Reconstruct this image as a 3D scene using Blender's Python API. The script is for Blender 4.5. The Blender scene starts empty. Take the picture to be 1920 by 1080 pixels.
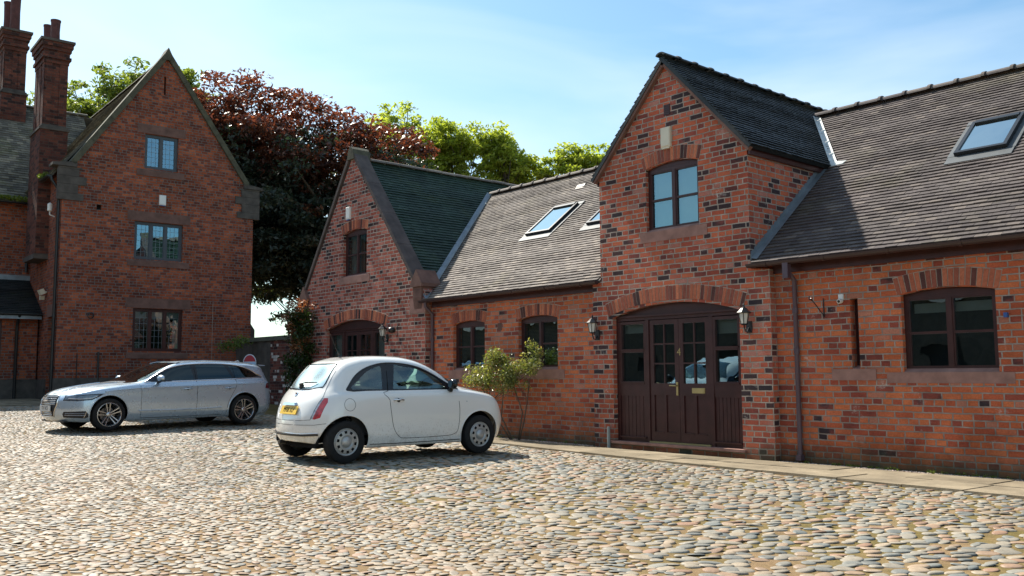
import bpy, bmesh, math, random
import numpy as np
from mathutils import Vector, Matrix
from mathutils.geometry import tessellate_polygon
from mathutils.bvhtree import BVHTree
random.seed(7); rng=np.random.default_rng(7)
R=math.radians
scene=bpy.context.scene
COL=scene.collection
OFF=Vector((0,0,0))
# ------------------------------------------------------------ object helpers
def thing(name,label,cat,loc=(0,0,0),rz=0,group=None):
    global OFF
    o=bpy.data.objects.new(name,None);COL.objects.link(o)
    o.empty_display_size=.2
    o.location=loc;o.rotation_euler=(0,0,rz);o['label']=label;o['category']=cat
    if group:o['group']=group
    OFF=Vector(loc) if rz==0 else Vector((0,0,0))
    return o
def tag(o,label=None,cat=None,group=None,kind=None):
    if label:o['label']=label
    if cat:o['category']=cat
    if group:o['group']=group
    if kind:o['kind']=kind
    return o
def smooth_all(me,flag=True):
    me.polygons.foreach_set('use_smooth',[flag]*len(me.polygons));me.update()
def add_uv(me):
    uv=me.uv_layers.new(name='UVMap')
    n=len(me.loops)
    if n==0:return
    co=np.empty(len(me.vertices)*3);me.vertices.foreach_get('co',co);co=co.reshape(-1,3)+np.array(OFF)
    li=np.empty(n,np.int32);me.loops.foreach_get('vertex_index',li)
    nrm=np.empty(len(me.polygons)*3);me.polygons.foreach_get('normal',nrm);nrm=nrm.reshape(-1,3)
    lt=np.empty(len(me.polygons),np.int32);me.polygons.foreach_get('loop_total',lt)
    N=np.repeat(nrm,lt,axis=0)
    T=np.stack([-N[:,1],N[:,0],np.zeros(len(N))],1)
    L=np.linalg.norm(T,axis=1);flat=L<.2
    T[flat]=[1,0,0];L[flat]=1;T/=L[:,None]
    B=np.cross(N,T)
    P=co[li]
    out=np.stack([(P*T).sum(1),(P*B).sum(1)],1)
    uv.data.foreach_set('uv',out.astype(np.float32).ravel())
class MB:
    def __init__(s):s.v=[];s.f=[];s.m=[];s.c=[];s.mi=0;s.cv=None;s.sm=[];s.smooth=False
    def add(s,vs,fs):
        b=len(s.v);s.v+= [tuple(v) for v in vs]
        for f in fs:
            s.f.append(tuple(i+b for i in f));s.m.append(s.mi);s.c.append(s.cv if s.cv is not None else .5);s.sm.append(s.smooth)
        return s
    def box(s,c,size,M=None):
        x,y,z=[d/2 for d in size]
        vs=[Vector((a*x,b*y,d*z)) for a in(-1,1) for b in(-1,1) for d in(-1,1)]
        if M is not None:vs=[M@v for v in vs]
        c=Vector(c);vs=[v+c for v in vs]
        return s.add(vs,[(0,1,3,2),(4,6,7,5),(0,4,5,1),(2,3,7,6),(0,2,6,4),(1,5,7,3)])
    def bx(s,fr,s0,s1,o0,o1,z0,z1):   # box in a wall frame
        vs=[fr(a,b,c) for a in(s0,s1) for b in(o0,o1) for c in(z0,z1)]
        q=[(0,1,3,2),(4,6,7,5),(0,4,5,1),(2,3,7,6),(0,2,6,4),(1,5,7,3)]
        if (vs[4]-vs[0]).cross(vs[2]-vs[0]).dot(vs[1]-vs[0])<0:q=[f[::-1] for f in q]
        return s.add(vs,q)
    def prism(s,poly,ext):            # poly: list of 3d points, ext: vector
        n=len(poly);P=[Vector(p) for p in poly];E=Vector(ext)
        nn=Vector((0,0,0))
        for i in range(n):nn+=P[i].cross(P[(i+1)%n])
        if nn.dot(E)>0:P=P[::-1]
        vs=P+[p+E for p in P]
        fs=[tuple(range(n)),tuple(range(2*n-1,n-1,-1))]
        fs+=[(i,n+i,n+(i+1)%n,(i+1)%n) for i in range(n)]
        return s.add(vs,fs)
    def tube(s,path,r,n=8,caps=True):
        P=[Vector(p) for p in path];rs=r if isinstance(r,(list,tuple)) else [r]*len(P)
        rings=[];up=None
        for i,p in enumerate(P):
            t=(P[min(i+1,len(P)-1)]-P[max(i-1,0)]).normalized()
            if up is None:
                up=Vector((0,0,1)) if abs(t.z)<.9 else Vector((1,0,0))
            a=t.cross(up)
            if a.length<1e-4:a=t.cross(Vector((0,1,0)))
            a.normalize();b=a.cross(t).normalized();up=b
            rings.append([p+(a*math.cos(k*2*math.pi/n)+b*math.sin(k*2*math.pi/n))*rs[i] for k in range(n)])
        vs=[v for q in rings for v in q];fs=[]
        for i in range(len(P)-1):
            for k in range(n):fs.append((i*n+k,i*n+(k+1)%n,(i+1)*n+(k+1)%n,(i+1)*n+k))
        if caps:fs+=[tuple(range(n))[::-1],tuple((len(P)-1)*n+k for k in range(n))]
        return s.add(vs,fs)
    def lathe(s,prof,origin,axis,n=32,closed=False):  # prof: (r,h)
        A=Vector(axis).normalized();U=A.orthogonal().normalized();V=A.cross(U);O=Vector(origin)
        vs=[O+A*h+(U*math.cos(2*math.pi*k/n)+V*math.sin(2*math.pi*k/n))*r for r,h in prof for k in range(n)]
        m=len(prof);fs=[]
        for i in range(m-1 if not closed else m):
            j=(i+1)%m
            for k in range(n):fs.append((i*n+k,i*n+(k+1)%n,j*n+(k+1)%n,j*n+k))
        return s.add(vs,fs)
    def split(s,name,mat,parent=None,gap=.03,**kw):
        n=len(s.v);par=list(range(n))
        def find(a):
            while par[a]!=a:par[a]=par[par[a]];a=par[a]
            return a
        for f in s.f:
            for i in f[1:]:par[find(i)]=find(f[0])
        comp={}
        for i in range(n):comp.setdefault(find(i),[]).append(i)
        ks=list(comp);bb={k:([min(s.v[i][a] for i in comp[k])-gap/2 for a in range(3)],[max(s.v[i][a] for i in comp[k])+gap/2 for a in range(3)]) for k in ks}
        for a in range(len(ks)):
            for b in range(a+1,len(ks)):
                A,B=bb[ks[a]],bb[ks[b]]
                if all(A[0][c]<=B[1][c] and B[0][c]<=A[1][c] for c in range(3)):par[find(ks[a])]=find(ks[b])
        out={}
        for j,f in enumerate(s.f):out.setdefault(find(f[0]),[]).append(j)
        res=[]
        for k,fs in out.items():
            m=MB();mp={}
            for j in fs:
                for i in s.f[j]:
                    if i not in mp:mp[i]=len(m.v);m.v.append(s.v[i])
                m.f.append(tuple(mp[i] for i in s.f[j]));m.m.append(s.m[j]);m.c.append(s.c[j]);m.sm.append(s.sm[j])
            res.append(m.build(name,mat,parent,**kw))
        return res
    def build(s,name,mat,parent=None,smooth=None,colattr=False,recalc=False,auto=None):
        me=bpy.data.meshes.new(name)
        me.from_pydata([tuple(Vector(v)-OFF) for v in s.v],[],s.f)
        for m in (mat if isinstance(mat,(list,tuple)) else [mat]):me.materials.append(m)
        if any(s.m):me.polygons.foreach_set('material_index',s.m)
        if recalc:
            bm=bmesh.new();bm.from_mesh(me);bmesh.ops.recalc_face_normals(bm,faces=bm.faces);bm.to_mesh(me);bm.free()
        if smooth is None:smooth=any(s.sm)
        if smooth is True and not any(s.sm):smooth_all(me)
        elif smooth:me.polygons.foreach_set('use_smooth',s.sm)
        if colattr:
            a=me.attributes.new('rnd','FLOAT','FACE');a.data.foreach_set('value',s.c)
        if auto is not None:
            smooth_all(me)
            me.set_sharp_from_angle(angle=R(auto))
        add_uv(me)
        o=bpy.data.objects.new(name,me);COL.objects.link(o)
        if parent:o.parent=parent
        else:o.location=OFF
        return o
class Fr:                              # wall frame: s along, o outwards, z up
    def __init__(f,o,u,n):f.o=Vector(o);f.u=Vector(u);f.n=Vector(n).normalized()
    def __call__(f,s,o,z):return f.o+f.u*s+f.n*o+Vector((0,0,z))
# ------------------------------------------------------------ node helpers
class NT:
    def __init__(s,name):
        s.m=bpy.data.materials.new(name);s.m.use_nodes=True;s.t=s.m.node_tree;s.t.nodes.clear()
        s.out=s.n('ShaderNodeOutputMaterial')
    def n(s,typ,inp=None,**kw):
        nd=s.t.nodes.new(typ)
        for k,v in kw.items():setattr(nd,k,v)
        if inp:
            for k,v in inp.items():s.set(nd.inputs[k],v)
        return nd
    def set(s,sock,v):
        if isinstance(v,bpy.types.NodeSocket):s.t.links.new(v,sock)
        elif isinstance(v,bpy.types.Node):s.t.links.new(v.outputs[0],sock)
        elif isinstance(v,(tuple,list)) and len(v)==3 and sock.type=='RGBA':sock.default_value=(*v,1)
        else:sock.default_value=v
    def uv(s):return s.n('ShaderNodeTexCoord').outputs['UV']
    def obj(s):return s.n('ShaderNodeTexCoord').outputs['Object']
    def geo(s):return s.n('ShaderNodeNewGeometry').outputs['Position']
    def noise(s,vec,scale,detail=3,rough=.55,dist=0,out=0):
        nd=s.n('ShaderNodeTexNoise',{'Vector':vec,'Scale':scale,'Detail':detail,'Roughness':rough,'Distortion':dist});return nd.outputs[out]
    def ramp(s,fac,stops,interp='LINEAR'):
        nd=s.n('ShaderNodeValToRGB');cr=nd.color_ramp;cr.interpolation=interp
        while len(cr.elements)<len(stops):cr.elements.new(.5)
        for e,(p,c) in zip(cr.elements,stops):
            e.position=p;e.color=(*c,1) if isinstance(c,(tuple,list)) else (c,c,c,1)
        s.set(nd.inputs[0],fac);return nd.outputs[0]
    def mix(s,f,a,b,mode='MIX'):
        nd=s.n('ShaderNodeMix',data_type='RGBA',blend_type=mode)
        s.set(nd.inputs[0],f);s.set(nd.inputs[6],a);s.set(nd.inputs[7],b);return nd.outputs[2]
    def math(s,op,a,b=0.,c=None,clamp=False):
        nd=s.n('ShaderNodeMath',operation=op,use_clamp=clamp);s.set(nd.inputs[0],a);s.set(nd.inputs[1],b)
        if c is not None:s.set(nd.inputs[2],c)
        return nd.outputs[0]
    def bump(s,h,strength=.5,dist=.01,normal=None):
        nd=s.n('ShaderNodeBump',{'Height':h,'Strength':strength,'Distance':dist})
        if normal is not None:s.set(nd.inputs['Normal'],normal)
        return nd.outputs[0]
    def attr(s,name):return s.n('ShaderNodeAttribute',attribute_name=name).outputs['Fac']
    def bsdf(s,**kw):
        nd=s.n('ShaderNodeBsdfPrincipled')
        for k,v in kw.items():s.set(nd.inputs[k.replace('_',' ')],v)
        s.t.links.new(nd.outputs[0],s.out.inputs[0]);return s.m
def simple(name,col,rough=.5,metal=0.,var=.12,scale=6.,bump=0.,coat=0.,spec=.5):
    t=NT(name);p=t.obj();c=t.mix(1.,col,t.ramp(t.noise(p,scale,4),[(.25,1-var),(.75,1+var*.6)]),'MULTIPLY')
    kw=dict(Base_Color=c,Roughness=rough,Metallic=metal,Coat_Weight=coat)
    kw['Specular_IOR_Level']=spec
    if bump:kw['Normal']=t.bump(t.noise(p,scale*12,4),bump,.005)
    return t.bsdf(**kw)
# brick: colours list ramp, mortar
def brick_mat(name,stops,mortar,msize=.006,dirt=.35,white=.5,green=0.,bw=.255,dist=.010,mort_bright=1.,clus=.5,grime=.0,rh=.087):
    t=NT(name);uv=t.uv()
    nz=t.noise(uv,3.,2,out=1)
    off=t.n('ShaderNodeVectorMath',{0:nz,1:(.5,.5,.5)},operation='SUBTRACT')
    sc=t.n('ShaderNodeVectorMath',{0:off.outputs[0],'Scale':dist*2.2},operation='SCALE')
    nz2=t.noise(uv,22.,2,out=1)
    off2=t.n('ShaderNodeVectorMath',{0:nz2,1:(.5,.5,.5)},operation='SUBTRACT')
    sc2=t.n('ShaderNodeVectorMath',{0:off2.outputs[0],'Scale':dist*.9},operation='SCALE')
    v=t.n('ShaderNodeVectorMath',{0:uv,1:sc.outputs[0]},operation='ADD')
    v=t.n('ShaderNodeVectorMath',{0:v.outputs[0],1:sc2.outputs[0]},operation='ADD').outputs[0]
    def bt(c1,c2,mt,ms=msize):
        nd=t.n('ShaderNodeTexBrick',{'Vector':v,'Color1':c1,'Color2':c2,'Mortar':mt,'Scale':1.,'Mortar Size':ms,'Mortar Smooth':.35,'Bias':0.,'Brick Width':bw,'Row Height':rh})
        nd.offset=.5;nd.squash=.55;nd.squash_frequency=3
        return nd
    b=bt((0,0,0),(1,1,1),(.5,.5,.5))
    cl=t.math('MULTIPLY_ADD',t.noise(uv,1.7,4,.6),clus,-.5*clus+.02)
    base=t.ramp(t.math('ADD',b.outputs['Color'],cl,clamp=True),stops)
    fine=t.noise(uv,40.,5,.65)
    base=t.mix(1.,base,t.ramp(fine,[(.25,.72),(.7,1.18)]),'MULTIPLY')
    big=t.noise(uv,.9,4,.6)
    base=t.mix(1.,base,t.ramp(big,[(.3,1-dirt),(.62,1.06)]),'MULTIPLY')
    mcol=t.mix(1.,mortar,t.ramp(t.noise(uv,6.,4),[(.3,.6),(.7,1.15*mort_bright)]),'MULTIPLY')
    col=t.mix(b.outputs['Fac'],base,mcol)
    # pale lime bloom and old paint spots
    w=t.math('MULTIPLY',t.ramp(t.noise(uv,2.3,5,.7),[(.60,0.),(.72,1.)]),t.ramp(t.noise(uv,26.,3,.7),[(.45,0.),(.62,1.)]))
    col=t.mix(t.math('MULTIPLY',w,white),col,(.62,.55,.48))
    if green:
        z=t.n('ShaderNodeSeparateXYZ',{0:t.geo()}).outputs[2]
        g=t.math('MULTIPLY',t.ramp(t.math('ADD',z,t.math('MULTIPLY',t.noise(uv,3.,4),.35)),[(.10,1.),(.42,0.)]),green)
        col=t.mix(g,col,(.055,.075,.04))
    if grime:
        gz=t.n('ShaderNodeSeparateXYZ',{0:t.geo()}).outputs[2]
        gm=t.math('MULTIPLY',t.ramp(t.noise(uv,1.3,5,.65),[(.42,0.),(.62,1.)]),t.ramp(gz,[(.25,1.),(.75,.55),(1.,.25)]))
        col=t.mix(t.math('MULTIPLY',gm,grime),col,t.mix(1.,col,(.36,.34,.34),'MULTIPLY'))
    h=t.math('SUBTRACT',t.math('MULTIPLY',fine,.45),b.outputs['Fac'])
    h=t.math('ADD',h,t.math('MULTIPLY',b.outputs['Color'],.25))
    return t.bsdf(Base_Color=col,Roughness=.92,Specular_IOR_Level=.2,Normal=t.bump(h,.9,.012))
def unit_brick(name,stops):
    t=NT(name);uv=t.uv();c=t.ramp(t.attr('rnd'),stops)
    f=t.noise(t.obj(),35.,5,.65)
    c=t.mix(1.,c,t.ramp(f,[(.25,.7),(.7,1.2)]),'MULTIPLY')
    return t.bsdf(Base_Color=c,Roughness=.9,Specular_IOR_Level=.2,Normal=t.bump(f,.6,.008))
def tile_mat(name,stops,moss=(.10,.11,.03),mossamt=.5,dirt=.4,rough=.8):
    t=NT(name);p=t.geo();c=t.ramp(t.attr('rnd'),stops)
    c=t.mix(1.,c,t.ramp(t.noise(p,30.,4,.7),[(.25,.75),(.75,1.2)]),'MULTIPLY')
    c=t.mix(1.,c,t.ramp(t.noise(p,.8,4,.65),[(.32,1-dirt),(.65,1.1)]),'MULTIPLY')
    m=t.math('MULTIPLY',t.ramp(t.noise(p,1.1,5,.7,out=0),[(.55,0.),(.7,1.)]),mossamt)
    c=t.mix(m,c,moss)
    sp=t.ramp(t.noise(p,55.,2,.5),[(.72,0.),(.76,1.)])
    c=t.mix(t.math('MULTIPLY',sp,.35),c,(.5,.5,.45))
    return t.bsdf(Base_Color=c,Roughness=rough,Specular_IOR_Level=.35,Normal=t.bump(t.noise(p,60.,4,.7),.5,.006))
M={}
BR=[(0.,(.050,.034,.036)),(.02,(.10,.045,.042)),(.05,(.24,.062,.046)),(.18,(.38,.085,.048)),(.42,(.52,.125,.052)),(.72,(.62,.175,.068)),(.9,(.56,.15,.068)),(1.,(.48,.19,.12))]
BRG=[(0.,(.045,.034,.038)),(.13,(.075,.042,.042)),(.17,(.20,.060,.050)),(.30,(.34,.082,.055)),(.50,(.48,.112,.058)),(.75,(.58,.155,.075)),(.9,(.50,.13,.075)),(1.,(.46,.20,.15))]
M['brick']=brick_mat('orange_red_brick',BR,(.36,.29,.24),msize=.011,white=.7,green=.8,grime=.6)
BR2=[(0.,(.035,.028,.030)),(.10,(.06,.036,.036)),(.19,(.20,.06,.05)),(.5,(.38,.098,.065)),(.75,(.47,.13,.085)),(1.,(.50,.19,.14))]
M['brick_gable']=brick_mat('tall_gable_brick',BRG,(.40,.33,.27),msize=.0115,white=.8,green=.6,grime=.5)
M['brick_pale']=brick_mat('pinkish_red_brick',BR2,(.42,.35,.29),msize=.012,white=.85,grime=.4)
M['brick_unit']=unit_brick('arch_brick',[(0.,(.05,.03,.03)),(.08,(.22,.07,.05)),(.5,(.40,.12,.065)),(1.,(.50,.17,.09))])
BR3=[(0.,(.13,.045,.034)),(.12,(.19,.052,.032)),(.4,(.27,.069,.034)),(.75,(.38,.096,.040)),(1.,(.44,.125,.055))]
M['brick_dark']=brick_mat('weathered_dark_brick',BR3,(.17,.165,.15),msize=.010,white=.08,dirt=.45,bw=.20,grime=.5,rh=.084)
M['brick_chim']=brick_mat('sooty_chimney_brick',[(0.,(.04,.024,.022)),(.4,(.115,.042,.032)),(1.,(.19,.065,.042))],(.10,.085,.07),white=.1,dirt=.5)
M['mortar']=simple('lime_mortar',(.40,.34,.27),.95,var=.35,scale=12,bump=.4)
M['stone']=simple('red_sandstone',(.30,.16,.125),.92,var=.35,scale=5,bump=.5)
M['stone_dark']=simple('sooty_sandstone',(.085,.072,.06),.92,var=.5,scale=4,bump=.5)
M['stone_brown']=simple('brown_sandstone',(.16,.085,.065),.92,var=.4,scale=4,bump=.5)
M['coping']=simple('mossy_coping_stone',(.085,.080,.050),.9,var=.5,scale=5,bump=.5)
M['slate_green']=tile_mat('blue_clay_tile',[(0.,(.014,.034,.022)),(.5,(.018,.042,.027)),(1.,(.030,.058,.038))],moss=(.05,.075,.03),mossamt=.45,rough=.6)
M['tile']=tile_mat('weathered_brown_tile',[(0.,(.135,.112,.098)),(.4,(.16,.137,.12)),(.8,(.185,.158,.136)),(1.,(.26,.22,.18))],moss=(.15,.13,.06),mossamt=.3,dirt=.35)
M['tile_dark']=tile_mat('weathered_purple_tile',[(0.,(.078,.062,.060)),(.4,(.093,.076,.072)),(.8,(.11,.091,.084)),(1.,(.165,.135,.115))],moss=(.13,.12,.05),mossamt=.25,dirt=.42)
M['tile_slate']=tile_mat('dark_smooth_tile',[(0.,(.012,.016,.017)),(.6,(.018,.023,.024)),(1.,(.032,.036,.035))],mossamt=.15,rough=.5)
M['tile_house']=tile_mat('mossy_house_tile',[(0.,(.10,.09,.07)),(.5,(.17,.155,.12)),(1.,(.28,.25,.18))],moss=(.14,.15,.05),mossamt=.6)
M['lead']=simple('lead_flashing',(.20,.235,.26),.45,.35,var=.3,scale=5,bump=.2)
M['wood']=simple('dark_brown_stained_wood',(.052,.018,.016),.38,var=.35,scale=5,spec=.35)
M['upvc']=simple('brown_plastic_gutter',(.040,.022,.024),.35,var=.15,scale=3)
M['pipe']=simple('mauve_brown_downpipe',(.085,.055,.070),.4,var=.15,scale=3)
M['black']=simple('black_painted_iron',(.012,.014,.016),.35,var=.2)
M['brass']=simple('aged_brass',(.42,.33,.15),.35,.9,var=.2)
M['cream']=simple('cream_plastic',(.62,.56,.42),.45,var=.08)
M['white_pl']=simple('white_plastic',(.72,.71,.66),.4,var=.06)
M['blue_pl']=simple('blue_plastic',(.03,.09,.28),.4)
M['blind']=simple('pale_fabric_blind',(.60,.56,.50),.9,var=.06)
M['slat']=simple('wooden_slat_blind',(.20,.15,.10),.7,var=.1)
M['curtain']=simple('sheer_curtain',(.50,.52,.50),.9,var=.1)
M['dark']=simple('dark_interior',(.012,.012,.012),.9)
M['room']=simple('dim_room',(.10,.09,.08),.9)
M['clay']=simple('red_clay_pot',(.10,.035,.03),.8,var=.4)
M['threshold']=simple('yellowed_threshold',(.30,.23,.09),.6)
def glass_mat(name,tint=(.75,.8,.8),ior=1.5,add=0.,rough=0.,gcol=(1,1,1),wob=.25):
    t=NT(name);fr=t.n('ShaderNodeFresnel',{'IOR':ior}).outputs[0]
    f=t.math('ADD',t.math('MULTIPLY',fr,1.6),add,clamp=True)
    tr=t.n('ShaderNodeBsdfTransparent',{'Color':tint});gl=t.n('ShaderNodeBsdfGlossy',{'Color':gcol,'Roughness':rough})
    w=t.n('ShaderNodeBump',{'Height':t.noise(t.obj(),1.6,2),'Strength':wob,'Distance':.02})
    if wob:t.set(gl.inputs['Normal'],w.outputs[0])
    mx=t.n('ShaderNodeMixShader',{0:f,1:tr.outputs[0],2:gl.outputs[0]})
    t.t.links.new(mx.outputs[0],t.out.inputs[0]);return t.m
M['pane']=glass_mat('window_glass',(.50,.60,.60),1.5,.17,gcol=(.60,.90,1.))
M['pane_sky']=glass_mat('skylight_glass',(.10,.12,.13),1.5,.42,gcol=(.75,.95,1.))
M['frost']=simple('lantern_glass',(.55,.55,.50),.15,var=.1)
# ------------------------------------------------------------ wall with openings
def tess(outer,holes):
    loops=[[Vector((a,b,0)) for a,b in outer]]+[[Vector((a,b,0)) for a,b in h] for h in holes]
    tris=tessellate_polygon(loops)
    pts=[p for l in loops for p in l]
    return pts,tris
def wall(mb,fr,outer,holes,out=0.,depth=.12,edges=True,thick=None):
    pts,tris=tess(outer,holes)
    vs=[fr(p.x,out,p.y) for p in pts];fs=[]
    for t in tris:
        a,b,c=[vs[i] for i in t]
        if (b-a).cross(c-a).dot(fr.n)<0:t=(t[0],t[2],t[1])
        fs.append(tuple(t))
    mb.add(vs,fs)
    for h in holes:
        n=len(h);cx=sum(a for a,b in h)/n;cz=sum(b for a,b in h)/n
        for i in range(n):
            (a,b),(c,d)=h[i],h[(i+1)%n]
            q=[fr(a,out,b),fr(c,out,d),fr(c,out-depth,d),fr(a,out-depth,b)]
            nn=(q[1]-q[0]).cross(q[2]-q[0]);inw=fr(cx,out,cz)-q[0]
            if nn.dot(inw)<0:q=q[::-1]
            mb.add(q,[(0,1,2,3)])
    if edges:
        n=len(outer);T=thick or .3
        cx=sum(a for a,b in outer)/n;cz=sum(b for a,b in outer)/n
        for i in range(n):
            (a,b),(c,d)=outer[i],outer[(i+1)%n]
            q=[fr(a,out,b),fr(c,out,d),fr(c,out-T,d),fr(a,out-T,b)]
            nn=(q[1]-q[0]).cross(q[2]-q[0]);inw=fr(cx,out,cz)-q[0]
            if nn.dot(inw)>0:q=q[::-1]
            mb.add(q,[(0,1,2,3)])
def arch_pts(s0,s1,zs,rise,n=10):
    w=s1-s0;Rr=(w*w/4+rise*rise)/(2*rise);cz=zs+rise-Rr;cs=(s0+s1)/2
    a=math.asin(min(1,w/2/Rr));return [(cs+Rr*math.sin(-a+2*a*i/n),cz+Rr*math.cos(-a+2*a*i/n)) for i in range(n+1)],(cs,cz,Rr,a)
def arch_hole(s0,s1,z0,zs,rise,n=10):
    p,_=arch_pts(s0,s1,zs,rise,n)
    return [(s1,z0),(s0,z0)]+p
def arch(fr,s0,s1,zs,rise,th=.22,out=0.,bw=.072,parent=None,name='arch'):
    _,(cs,cz,Rr,a)=arch_pts(s0,s1,zs,rise)
    n=max(5,round(2*a*(Rr+th/2)/bw));mb=MB();a2=a*1.0
    def pt(r,an,o):return fr(cs+r*math.sin(an),o,cz+r*math.cos(an))
    def wedge(r0,r1,a0,a1,o0,o1):
        vs=[pt(r,an,o) for r in(r0,r1) for an in(a0,a1) for o in(o0,o1)]
        mb.add(vs,[(1,3,7,5),(0,1,5,4),(2,6,7,3),(4,5,7,6),(0,2,3,1)])
    mb.mi=1;m=12
    for i in range(m):wedge(Rr+.002,Rr+th+.004,-a2+2*a2*i/m,-a2+2*a2*(i+1)/m,out-.12,out+.004)
    mb.mi=0
    for i in range(n):
        g=.006/Rr;mb.cv=random.random()
        if random.random()<.1:mb.cv=.02
        wedge(Rr-.003,Rr+th-random.uniform(0,.012),-a2+2*a2*i/n+g,-a2+2*a2*(i+1)/n-g,out-.12,out+.008+random.uniform(0,.004))
    return mb.build(name,[M['brick_unit'],M['mortar']],parent,colattr=True,recalc=True)
# ------------------------------------------------------------ windows
def frame_win(name,fr,s0,s1,z0,z1,cols,rows,parent,out=-.09,fw=.06,bar=.035,head=0.,mat=None,pane=None,blind=None,curtain=None,sill=None,sillmat=None,label=None,back=.45,deep=.07,rowz=None,leads=False):
    mat=mat or M['wood'];mb=MB()
    mb.bx(fr,s0,s0+fw,out-deep,out,z0,z1);mb.bx(fr,s1-fw,s1,out-deep,out,z0,z1)
    mb.bx(fr,s0+fw,s1-fw,out-deep,out,z0,z0+fw);mb.bx(fr,s0+fw,s1-fw,out-deep,out,z1-fw,z1)
    W=(s1-s0-2*fw);H=z1-z0-2*fw
    for i in range(1,cols):
        c=s0+fw+W*i/cols;mb.bx(fr,c-fw*.55,c+fw*.55,out-deep,out+.004,z0+fw,z1-fw)
    zz=[z0+fw]+[z0+fw+H*(i/rows if rowz is None else rowz[i-1]) for i in range(1,rows)]+[z1-fw]
    for i in range(cols):
        a=s0+fw+W*i/cols+(fw*.55 if i else 0);b=s0+fw+W*(i+1)/cols-(fw*.55 if i<cols-1 else 0)
        # casement inner frames
        e=.020
        mb.bx(fr,a,a+e,out-deep*.8,out-.008,z0+fw,z1-fw);mb.bx(fr,b-e,b,out-deep*.8,out-.008,z0+fw,z1-fw)
        mb.bx(fr,a+e,b-e,out-deep*.8,out-.008,z0+fw,z0+fw+e);mb.bx(fr,a+e,b-e,out-deep*.8,out-.008,z1-fw-e,z1-fw)
        for z in zz[1:-1]:mb.bx(fr,a+e,b-e,out-deep*.8,out-.010,z-bar/2,z+bar/2)
    if head:
        p,_=arch_pts(s0,s1,z1,head)
        pts=[fr(a,out-deep,b) for a,b in p];mb.prism(pts,fr.n*(deep+.006))
    w=mb.build(name,mat,parent)
    if label:w['label']=label
    g=MB();g.add([fr(s0+fw,out-deep*.55,z0+fw),fr(s1-fw,out-deep*.55,z0+fw),fr(s1-fw,out-deep*.55,z1-fw),fr(s0+fw,out-deep*.55,z1-fw)],[(0,1,2,3)])
    g.build('pane',pane or M['pane'],w)
    if leads:
        l=MB()
        for i in range(cols):
            a=s0+fw+W*i/cols+.03;b=s0+fw+W*(i+1)/cols-.03
            for k in (1,2):
                x=a+(b-a)*k/3;l.bx(fr,x-.004,x+.004,out-deep*.5,out-deep*.44,z0+fw,z1-fw)
            n=6
            for k in range(1,n):
                z=z0+fw+H*k/n;l.bx(fr,a,b,out-deep*.5,out-deep*.44,z-.004,z+.004)
        l.build('lead_bars',M['lead'],w)
    if blind:
        b=MB()
        for kind,a0,a1,b0,b1 in blind:
            if kind=='roll':b.bx(fr,a0,a1,out-deep-.05,out-deep-.045,b0,b1)
            else:
                k=b0
                while k<b1:
                    b.add([fr(a0,out-deep-.07,k),fr(a1,out-deep-.07,k),fr(a1,out-deep-.045,k+.018),fr(a0,out-deep-.045,k+.018)],[(0,1,2,3)]);k+=.028
        b.build('blind',M['blind'] if blind[0][0]=='roll' else M['slat'],w)
    if curtain:
        for a0,a1 in curtain:
            c=MB();n=24;vs=[];
            for i in range(n+1):
                x=a0+(a1-a0)*i/n;o=out-deep-.09+.02*math.sin(i*1.9+a0*7)
                vs+=[fr(x,o,z0),fr(x,o,z1)]
            c.add(vs,[(2*i,2*i+2,2*i+3,2*i+1) for i in range(n)]);c.build('curtain',M['curtain'],w,smooth=True)
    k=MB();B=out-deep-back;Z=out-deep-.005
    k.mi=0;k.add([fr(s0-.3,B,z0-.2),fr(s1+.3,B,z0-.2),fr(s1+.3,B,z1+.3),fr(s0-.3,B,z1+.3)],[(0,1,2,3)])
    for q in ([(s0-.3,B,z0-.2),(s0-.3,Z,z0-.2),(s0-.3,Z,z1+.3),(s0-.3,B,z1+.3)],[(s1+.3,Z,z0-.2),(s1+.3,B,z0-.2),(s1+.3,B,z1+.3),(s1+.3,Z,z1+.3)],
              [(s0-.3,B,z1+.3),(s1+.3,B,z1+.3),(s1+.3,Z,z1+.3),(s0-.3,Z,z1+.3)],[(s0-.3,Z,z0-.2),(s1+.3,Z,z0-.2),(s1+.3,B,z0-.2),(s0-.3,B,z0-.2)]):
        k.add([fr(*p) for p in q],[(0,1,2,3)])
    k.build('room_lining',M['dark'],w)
    if sill:
        a,b,c,d,o=sill;s=MB();s.bx(fr,a,b,-.12,o,c,d)
        # weathered slope in the opening
        s.prism([fr(s0,o-.002,d),fr(s0,out-.0,d+.05),fr(s0,out-.0,d-.01)],fr.u*(s1-s0))
        s.build('sill',sillmat or M['stone'],w,recalc=True)
    return w
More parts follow.
